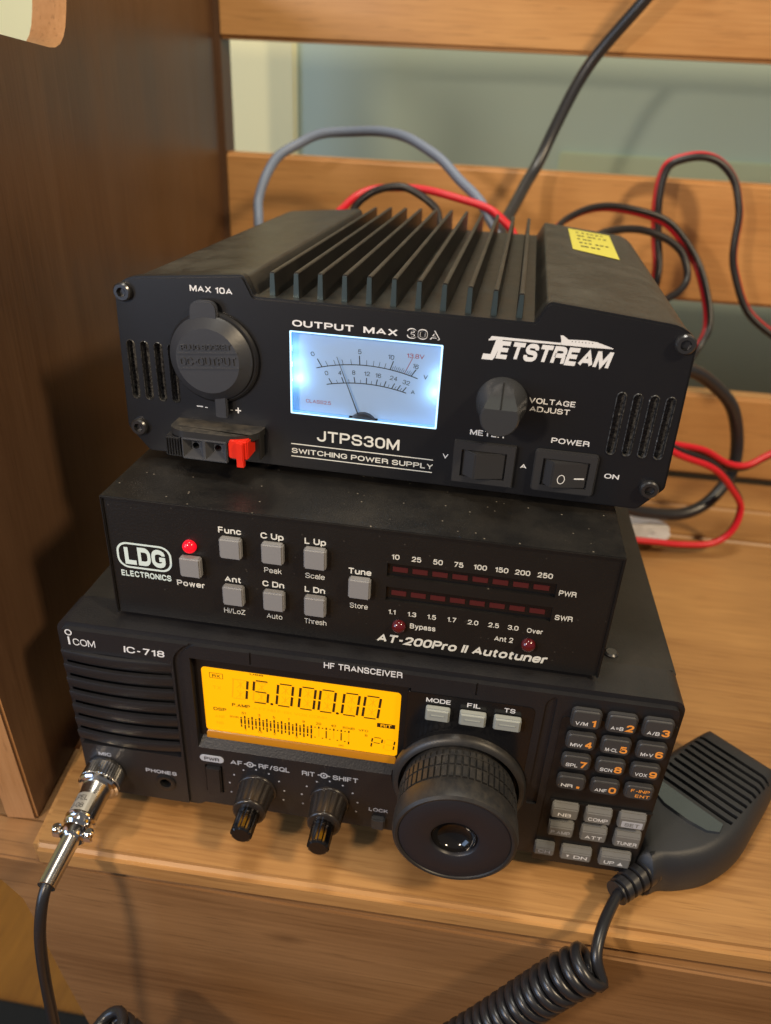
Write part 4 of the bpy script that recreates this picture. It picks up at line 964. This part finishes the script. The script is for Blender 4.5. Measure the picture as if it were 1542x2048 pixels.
for i in range(6): box(b, -81.0+1.05*i, -80.5+1.05*i, -11.9, -11.2, 5.2, 12.0, b=0.12)
k = obj('lever', b, 'black_satin', term); k['label'] = 'black ribbed lever of the spring terminal'
b = nb(); box(b, -56.4, -48.8, -12.2, -2, 6.8, 14.4, b=0.5)
prism(b, roundpoly([(-53.0, 4.0, .4), (-50.2, 4.0, .4), (-50.2, 14.0, .6), (-53.0, 14.0, .6)]), -13.4, -11.0, b=0.7, seg=3)
k = obj('lever', b, 'lever_red', term); k['label'] = 'red lever of the spring terminal'
# voltage knob with sloping facet
b = nb(); lathe(b, [(9.0, 0), (8.9, -1.5), (8.6, -4), (7.5, -9), (6.8, -13), (6.5, -16.5), (6.0, -17)], (41.0, 0, 35.7), n=64)
geom = b.verts[:]+b.edges[:]+b.faces[:]
nrm = Vector((0, -(44.9-39.2), 17-3.0)); nrm = Vector((0, -5.7, 13.6)).normalized()
bmesh.ops.bisect_plane(b, geom=geom, plane_co=(0, -17, 38.9), plane_no=nrm, clear_outer=True)
bmesh.ops.holes_fill(b, edges=[e for e in b.edges if e.is_boundary], sides=0)
kn = obj('knob', b, 'knob_satin', psu, sharp=28); kn['label'] = 'dusty black voltage knob with a sloping facet'
b = nb(); tube(b, [(41.0, -16.9, 39.0), (41.0, -4.6, 44.1)], 0.28, n=6); obj('pointer_line', b, 'black_void', kn)
# switches
def rocker(x0, x1, z0, z1, rr, ix0, ix1, ridge, name_label, marks=False, mat='switch_plastic'):
    b = nb(); prism(b, rrect(x0, x1, z0, z1, rr), -1.9, 0.3, b=0.5, seg=2)
    fr = obj('rocker_switch', b, mat, psu); fr['label'] = name_label
    iz0, iz1 = z0+2.6, z1-3.0
    cut(fr, lambda bm: box(bm, ix0, ix1, -4, -0.6, iz0, iz1))
    b = nb(); prism(b, [(ix0+0.9, -0.2), (ix0+0.9, -1.2), (ridge, -4.6), (ix1-0.4, -1.5), (ix1-0.4, -0.2)], iz0+.3, iz1-.3, 'z', b=0.35)
    rk = obj('rocker', b, mat, fr)
    if marks:
        def pl(X, Z):
            t = (X-ridge)/(ix1-0.4-ridge); return (X, -4.6+3.1*t-0.07, Z)
        b = nb(); cx, cz = ridge+3.4, 10.3
        for i in range(20):
            a, c_ = 2*math.pi*i/20, 2*math.pi*(i+1)/20
            f = [(cx+rx*math.cos(t), cz+rz*math.sin(t)) for rx, rz, t in ((1.1, 1.55, a), (1.4, 1.85, a), (1.4, 1.85, c_), (1.1, 1.55, c_))]
            b.faces.new([b.verts.new(pl(*p)) for p in f])
        b.faces.new([b.verts.new(pl(*p)) for p in ((ridge+8.0, 10.3), (ridge+11.6, 10.3), (ridge+11.6, 10.85), (ridge+8.0, 10.85))])
        obj('lettering', b, 'print_white', rk)
rocker(26.1, 48.5, 3.5, 19.8, 0.3, 29.0, 45.4, 34.2, 'meter switch, a plain black rocker in a square frame')
rocker(55.2, 77.6, 3.8, 20.0, 1.4, 58.3, 74.8, 62.0, 'power switch with white O and dash marks', True)
# label on the right wing
def wz(x): return PH-0.8-(abs(x)-52.0)*(4.0/44.4)+0.12
b = nb()
lab = [(64.6, 121), (85.4, 112.5), (86.5, 186), (64.6, 188)]
b.faces.new([b.verts.new((x, y, wz(x))) for x, y in lab]); lb = obj('warning_label', b, 'label_yellow', psu)
b = nb()
for row in range(5):
    y = 176-11*row
    for k in range(6 if row != 2 else 3):
        x = 68+2.6*k+random.random(); w_ = 1.2+random.random()
        if row == 4 and k > 3: continue
        b.faces.new([b.verts.new((X, Y, wz(X)+0.06)) for X, Y in ((x, y), (x+w_, y), (x+w_, y+3.2), (x, y+3.2))])
obj('lettering', b, 'print_black', lb)
for x in (-80, 80):
    for y in (25, 175):
        b = nb(); lathe(b, [(6, -3.0), (6.4, -2.4), (6.4, 1.2)], (x, y, 0), 'z', n=20); obj('foot', b, 'rubber_grey', psu)

# ================================================================== HAND MICROPHONE with its coiled cord and plug
mic = empty('hand_microphone', (262, 30, -7))
tag(mic, 'black hand microphone lying right of the radio, its coiled cord plugged in at the left', 'microphone')
ML = Vector((262, 30, -7))
def mobj(name, b, mat, parent=mic, **k):
    for v in b.verts: v.co -= ML
    return obj(name, b, mat, parent, **k)
ax = Vector((22, 25)).normalized(); la = Vector((ax.y, -ax.x))
MO = Vector((243.0, 0.0))
def muv(u, v, z): p = MO+ax*u+la*v; return Vector((p.x, p.y, z))
prof = [(-2, 5.5), (4, 8), (10, 14), (20, 21.5), (32, 24.5), (45, 25), (60, 23.2), (86, 19.5), (89, 17)]
vc = -4.0
def outline(sc, inset):
    L = [(u, vc*min(1, max(0, u/20))+w-inset) for u, w in prof]; Rr = [(u, vc*min(1, max(0, u/20))-w+inset) for u, w in prof[::-1]]
    pts = [(p.x, p.y) for p in crom([(u, v, 0) for u, v in L], 4)]+[(p.x, p.y) for p in crom([(u, v, 0) for u, v in Rr], 4)]
    pts = [(min(max(u, -2+inset*.6), 89-inset), v) for u, v in pts]
    return pts
b = nb(); rings = []
for z, ins in ((-6.5, 2.6), (-5.4, 1.0), (-3.0, 0.2), (2.0, 0.0), (7.0, 0.5), (11.0, 1.6), (14.0, 3.4), (15.6, 5.0), (16.2, 6.6)):
    rings.append([b.verts.new(muv(u, v, z-(0.07*(30-u) if (u < 30 and z > 3) else 0)*(z/16))) for u, v in outline(1, ins)])
n_ = len(rings[0])
for a_, c_ in zip(rings, rings[1:]):
    for i in range(n_): b.faces.new((a_[i], a_[(i+1) % n_], c_[(i+1) % n_], c_[i]))
b.faces.new(rings[0][::-1]); b.faces.new(rings[-1])
mo = mobj('microphone_body', b, 'mic_plastic', sharp=45)
def grv(bm):
    for i in range(9):
        u = 39.0+4.5*i; t = bmesh.new()
        c = [muv(u, -21+0.05*i, 0), muv(u, 14.5-0.05*i, 0), muv(u+2.0, 14.5-0.05*i, 0), muv(u+2.0, -21+0.05*i, 0)]
        lo = [t.verts.new(p+Vector((0, 0, 13))-ML) for p in c]; hi = [t.verts.new(p+Vector((0, 0, 20))-ML) for p in c]
        t.faces.new(lo[::-1]); t.faces.new(hi)
        for k in range(4): t.faces.new((lo[k], lo[(k+1) % 4], hi[(k+1) % 4], hi[k]))
        merge(bm, t)
cut(mo, grv)
b = nb()
for i in range(9):
    u = 39.0+4.5*i; b.faces.new([b.verts.new(muv(u+a_, v_, 13.3)) for a_, v_ in ((0.02, -20.9), (0.02, 14.4), (1.98, 14.4), (1.98, -20.9))])
mobj('grille_mesh', b, 'black_void')
b = nb(); t = bmesh.new()
ws = [(36.2, -20), (36.2, 13), (31, 14), (27.5, 10), (26, 2), (26, -10), (29, -18)]
lo = [t.verts.new(muv(u, v_, 15.0)) for u, v_ in ws]; hi = [t.verts.new(muv(u*.96+1.3, v_*.95, 17.0)) for u, v_ in ws]
t.faces.new(hi)
for k in range(len(ws)): t.faces.new((lo[k], lo[(k+1) % len(ws)], hi[(k+1) % len(ws)], hi[k]))
merge(b, t); mobj('clear_window', b, 'mic_window', sharp=50)
b = nb(); t = bmesh.new()
ps = [(30, -23.5), (30, -29.2), (62, -27.5), (62, -22.0)]
lo = [t.verts.new(muv(u, v_, -1.0)) for u, v_ in ps]; hi = [t.verts.new(muv(u, v_, 9.0)) for u, v_ in ps]
t.faces.new(lo[::-1]); t.faces.new(hi)
for k in range(4): t.faces.new((lo[k], lo[(k+1) % 4], hi[(k+1) % 4], hi[k]))
bev(t, 1.2, 3); merge(b, t); mobj('talk_switch', b, 'mic_switch')
# strain relief with ribs
P0 = Vector((246.5, 3.5, 3.5)); P1 = Vector((231.0, -10.9, 2.5)); b = nb(); pth = []; rad = []
for i in range(41):
    t = i/40; pth.append(P0.lerp(P1, t)); base = 6.6-1.6*t
    rad.append(base-(1.3 if (i % 8) in (5, 6) and 0.1 < t < 0.97 else 0))
tube(b, pth, rad, n=24); mobj('strain_relief', b, 'cord_black', sharp=40)
# cord: straight piece, coil, straight piece to the plug
hang = crom([(233, -9, 2.5), (228, -18, 4.5), (222.8, -29, 5.0), (219.5, -37, -1.0), (217.3, -45.5, -9.0)], 10)
coilc = crom([(219.5, -38.5, -3.0), (211, -39.5, -12.5), (199, -40.5, -31), (182, -43, -55), (155, -48, -86), (125, -54, -108), (95, -58, -112), (65, -61, -100), (45, -62, -82), (29.5, -62, -63.5)], 40)
def resample(P, n):
    d = [0]
    for a_, c_ in zip(P, P[1:]): d.append(d[-1]+(c_-a_).length)
    L = d[-1]; outp = []; j = 0
    for i in range(n):
        s = L*i/(n-1)
        while j < len(d)-2 and d[j+1] < s: j += 1
        t = (s-d[j])/max(1e-9, d[j+1]-d[j]); outp.append(P[j].lerp(P[j+1], t))
    return outp, L
_, L = resample(coilc, 10); turns = int(L/4.95); ns = turns*18
cc, _ = resample(coilc, ns); Fr = frames_of(cc)
hel = []
p_, (T_, a_, c_) = cc[0], Fr[0]
ph0 = min((R(5*k) for k in range(72)), key=lambda h: (p_+(a_*math.cos(h)+c_*math.sin(h))*7.05-Vector((219, -41.5, -8))).length)
for i, (p, (T, a_, c_)) in enumerate(zip(cc, Fr)):
    ph = ph0+2*math.pi*i/18; rr = 7.05
    hel.append(p+(a_*math.cos(ph)+c_*math.sin(ph))*rr)
tail = crom([(29, -60, -66), (24, -58, -84), (14, -57, -100), (6.5, -60, -98), (5.5, -61.5, -80), (6.5, -61.5, -56), (8.0, -61, -31), (9.6, -59.5, -10), (10.6, -55, 4.0), (11, -49, 9.6), (11, -40, 10.6)], 12)
hang2 = crom([(233, -9, 2.5), (228, -18, 4.5), (222.8, -29, 5.0), (220.5, -38, 1.5)]+[hel[0]], 10)
full = hang2[:-1]+hel+tail[2:]
b = nb(); tube(b, full, 2.25, n=9); mobj('cord', b, 'cord_black', sharp=60)
# plug
pa = Vector((10.9, 0.5, 15.3)); pd = Vector((0, -1, -0.13)).normalized()
def plug_part(prof, name, mat, n=40, knurl=False, parent=None, sharp=35):
    b = nb(); t = bmesh.new(); e1 = Vector((1, 0, 0)); e2 = pd.cross(e1).normalized(); rings = []
    for r, s in prof:
        rings.append([t.verts.new(pa+pd*s+(e1*math.cos(2*math.pi*k/n)+e2*math.sin(2*math.pi*k/n))*(r*(1-0.035*(k % 2)) if knurl else r)) for k in range(n)])
    for j in range(len(rings)-1):
        for k in range(n): t.faces.new((rings[j][k], rings[j][(k+1) % n], rings[j+1][(k+1) % n], rings[j+1][k]))
    t.faces.new(rings[0]); t.faces.new(rings[-1]); merge(b, t)
    for v in b.verts: v.co -= ML
    return obj(name, b, mat, parent or mic, sharp=sharp)
plug = plug_part([(6.6, 6), (6.5, 10), (5.9, 12.5), (5.9, 23.5), (6.1, 24)], 'plug', 'nickel', sharp=40)
plug_part([(8.2, 0.2), (8.7, 1), (8.8, 6.8), (8.6, 7.1)], 'coupling_nut', 'nickel', n=90, knurl=True, parent=plug, sharp=8)
plug_part([(8.3, 7.0), (8.9, 7.6), (8.9, 8.6), (8.2, 9.4), (6.4, 9.8)], 'collar', 'chrome', parent=plug)
plug_part([(5.9, 23.2), (6.5, 23.8), (6.5, 24.6), (5.7, 25.2), (6.2, 25.9), (6.1, 27.0), (5.0, 28.0), (4.6, 30.0)], 'rear_ring', 'chrome', parent=plug)
plug_part([(4.9, 28.0), (5.3, 28.6), (5.3, 32.2), (4.6, 32.8)], 'cord_clamp', 'chrome', parent=plug)
for sx in (-1, 1):
    b = nb(); c = pa+pd*30.4+Vector((sx*6.6, 0, 0)); e = pd.cross(Vector((1, 0, 0))).normalized()
    box(b, c.x-2.0, c.x+2.0, c.y-2.0, c.y+2.0, c.z-1.6, c.z+1.8, b=0.6); lathe(b, [(1.9, 0), (1.9, 1.2), (1.3, 1.7)], (c.x+sx*0.3, c.y, c.z+1.7), 'z', n=16)
    for v in b.verts: v.co -= ML
    obj('clamp_screw', b, 'chrome', plug)
plug_part([(3.9, 31), (3.7, 32), (3.55, 52.2), (3.3, 52.3), (2.6, 52.2)], 'cord_sleeve', 'nickel', parent=plug)
# silver sticker on the plug barrel
b = nb(); e1 = Vector((1, 0, 0)); e2 = pd.cross(e1).normalized()
if e2.z < 0: e2 = -e2
def onb(a, s, r=5.99): return pa+pd*s+(e1*math.cos(a)+e2*math.sin(a))*r
A0, A1 = R(55), R(150)
for i in range(12):
    a0 = A0+(A1-A0)*i/12; a1 = A0+(A1-A0)*(i+1)/12
    b.faces.new([b.verts.new(onb(a, s)) for a, s in ((a0, 15), (a1, 15), (a1, 23), (a0, 23))])
for v in b.verts: v.co -= ML
obj('sticker', b, 'label_silver', plug)
def wrap(b, s, s0, h, w):
    vs, fs = text_verts(s, 0.0); a = min(v[0] for v in vs); c = max(v[0] for v in vs); V = []
    for v in vs:
        ang = R(140)-(v[0]-a)/(c-a)*w/6.0; V.append(b.verts.new(onb(ang, s0-v[1]/CAP*h, 6.04)-ML))
    for f in fs:
        try: b.faces.new([V[i] for i in f])
        except ValueError: pass
b = nb(); wrap(b, 'LPEL', 18.6, 2.2, 6.4); wrap(b, 'J-08', 22.0, 2.0, 6.0); obj('lettering', b, 'print_black', plug)

# ================================================================== CABLES behind the stack
def cable(name, pts, wires, label, cat='cable', base=None):
    """wires: list of (part name, material, radius, offset)"""
    pth = crom(pts, 10)
    ph_ = random.random()*6
    pth = [p+Vector((math.sin(i*0.33+ph_)*0.35, 0, math.cos(i*0.27+ph_)*0.35)) for i, p in enumerate(pth)]
    if len(wires) == 1:
        b = nb(); tube(b, pth, wires[0][2], n=12); o = obj(name, b, wires[0][1], sharp=60); tag(o, label, cat, 'cables behind the radio stack'); return
    root = empty(name, pts[0]); tag(root, label, cat, 'cables behind the radio stack'); P0_ = Vector(pts[0])
    for nm, m, r, off, ang in wires:
        b = nb(); tube(b, [p-P0_ for p in offset_path(pth, off, R(ang))], r, n=12); obj(nm, b, m, root, sharp=60)
cable('blue_cable', [(2, 270, 150), (-3.0, 300, 183.9), (-6.7, 310, 201.6), (-8.6, 320, 213.1), (-6.8, 330, 226.5), (-0.0, 345, 240.0), (11.8, 355, 248.0), (28.5, 360, 254.4), (49.7, 360, 257.0), (71.5, 355, 257.3), (90.1, 345, 255.0), (108.5, 335, 246.5), (123.4, 325, 236.0), (136.2, 315, 227.1), (147.5, 305, 215.3), (157.2, 300, 201.4), (160, 280, 175)], [('', 'cable_blue', 3.3)], 'grey blue cable arching behind the left half of the power supply')
cable('coaxial_cable', [(150, 280, 165), (153.9, 300, 188.7), (157.0, 320, 201.5), (160.9, 345, 209.7), (169.7, 372, 225.0), (177.7, 390, 240.4), (188.1, 400, 265.0), (206.0, 404, 306.2), (233.9, 391, 341.9), (257.7, 380, 374.2)], [('', 'cable_black', 4.2)], 'thick dark grey cable running straight up across the slats out of the picture')
rb = lambda r, o, a: [('red_wire', 'wire_red', r, o, a), ('black_wire', 'wire_black', r, o, a+180)]
cable('black_wire', [(58, 285, 185), (60, 295, 207), (63.3, 300, 217.2), (74.5, 302, 225.6), (87.3, 303, 228.9), (100.3, 302, 226.3), (110.3, 300, 221), (117.3, 297, 212), (119, 285, 190)], [('', 'wire_black', 2.4)], 'thin black wire arching just under the red wire behind the cooling fins')
cable('red_wire', [(50, 275, 180), (50.6, 290, 207.9), (55.1, 300, 215.5), (63.1, 310, 222.2), (78.7, 315, 226.6), (98.6, 315, 227.2), (122.1, 310, 224.6), (142.1, 305, 221.0), (155.6, 300, 214.9), (166.6, 295, 202.8), (166, 280, 180)], [('red_wire', 'wire_red', 2.5, 0, 0)], 'red wire arching low behind the cooling fins')
cable('power_cable', [(268, 340, 90), (272.0, 370, 141.5), (276.7, 385, 173.6), (272.1, 392, 195.4), (268.2, 395, 222.4), (268.1, 397, 238.8), (274.8, 398, 248.3), (289.4, 398, 252.3), (305.7, 398, 249.1), (318.6, 396, 237.0), (325.0, 392, 219.5), (326.4, 388, 199.7), (330.3, 385, 179.4), (340.3, 380, 159.5), (355.8, 375, 143.5), (388.2, 370, 125.1)], rb(2.6, 2.6, 200), 'red and black wire pair in a tall narrow loop at the right')
cable('power_cable', [(170, 310, 180), (190.4, 330, 202.4), (200.1, 345, 210.6), (217.2, 360, 217.0), (238.8, 370, 217.9), (261.1, 375, 214.1), (280.3, 375, 205.3), (297.6, 370, 186.8), (308.3, 360, 165.1), (311.8, 350, 146.3), (307.4, 340, 134.1), (295.3, 330, 117.7), (270, 300, 100)], rb(2.1, 2.1, 235), 'red and black wire pair in a wide arc right of the yellow label')
cable('thin_cable', [(190, 290, 190), (216.1, 320, 202.4), (230.6, 340, 206.2), (252.8, 355, 206.2), (271.5, 360, 201.8), (285.9, 360, 191.1), (291.2, 355, 178.7), (284.8, 345, 168.2), (268.4, 330, 161.7), (240, 300, 155)], [('', 'wire_black', 2.6)], 'thin black cable in a small loop just behind the yellow label')
cable('thick_cable', [(240, 270, 125), (278.5, 290, 129.0), (297.5, 300, 125.8), (315.5, 310, 115.2), (335.0, 320, 95.0), (346.2, 325, 70.8), (346.4, 320, 44.6), (334.1, 310, 27.2), (312.5, 300, 18.0), (284.9, 290, 21.2), (260.5, 280, 29.8), (230, 265, 40)], [('', 'cable_black', 4.6)], 'thick dark cable in a big half circle right of the stack')
cable('power_cable', [(240, 250, 92), (268.3, 270, 85.8), (289.3, 280, 80.1), (311.4, 290, 73.2), (333.6, 300, 61.5), (349.4, 305, 59.0), (362.8, 310, 65.4), (378.2, 315, 76.6), (410, 320, 100)], rb(2.3, 2.3, 45), 'red and black wire pair sagging from the power supply to the right edge')
cable('power_cable', [(245, 252, 96), (269.5, 262, 89.3), (292.6, 270, 79.3), (317.1, 280, 68.1), (337.3, 290, 50.9), (350.3, 295, 32.9), (348.6, 290, 14.6), (334.3, 285, 4.5), (312.1, 280, 2.9), (288.6, 275, 6), (262.0, 270, 8)], rb(2.3, 2.3, 120), 'red and black wire pair in a low round loop lying down to the seat boards')
# scraps of paper
def crumple(name, c, r, label, sq=(1, 1, 1)):
    b = nb(); bmesh.ops.create_icosphere(b, subdivisions=3, radius=1)
    for v in b.verts:
        k = 1+random.uniform(-0.16, 0.16); v.co = Vector((v.co.x*sq[0]*k*r, v.co.y*sq[1]*k*r, max(-r*sq[2]*.9, v.co.z*sq[2]*k*r)))
    o = obj(name, b, 'paper_white', sharp=20); o.location = Vector(c)*MM; tag(o, label, 'paper')
crumple('paper_scrap', (288, 300, 2), 16, 'white crumpled paper lying on the seat behind the radio', (1.25, 1.1, 0.45))
crumple('paper_scrap', (-57.5, 6, -9), 9, 'small white blob of tissue at the left edge beside the bench side panel', (0.9, 1, 1.3))
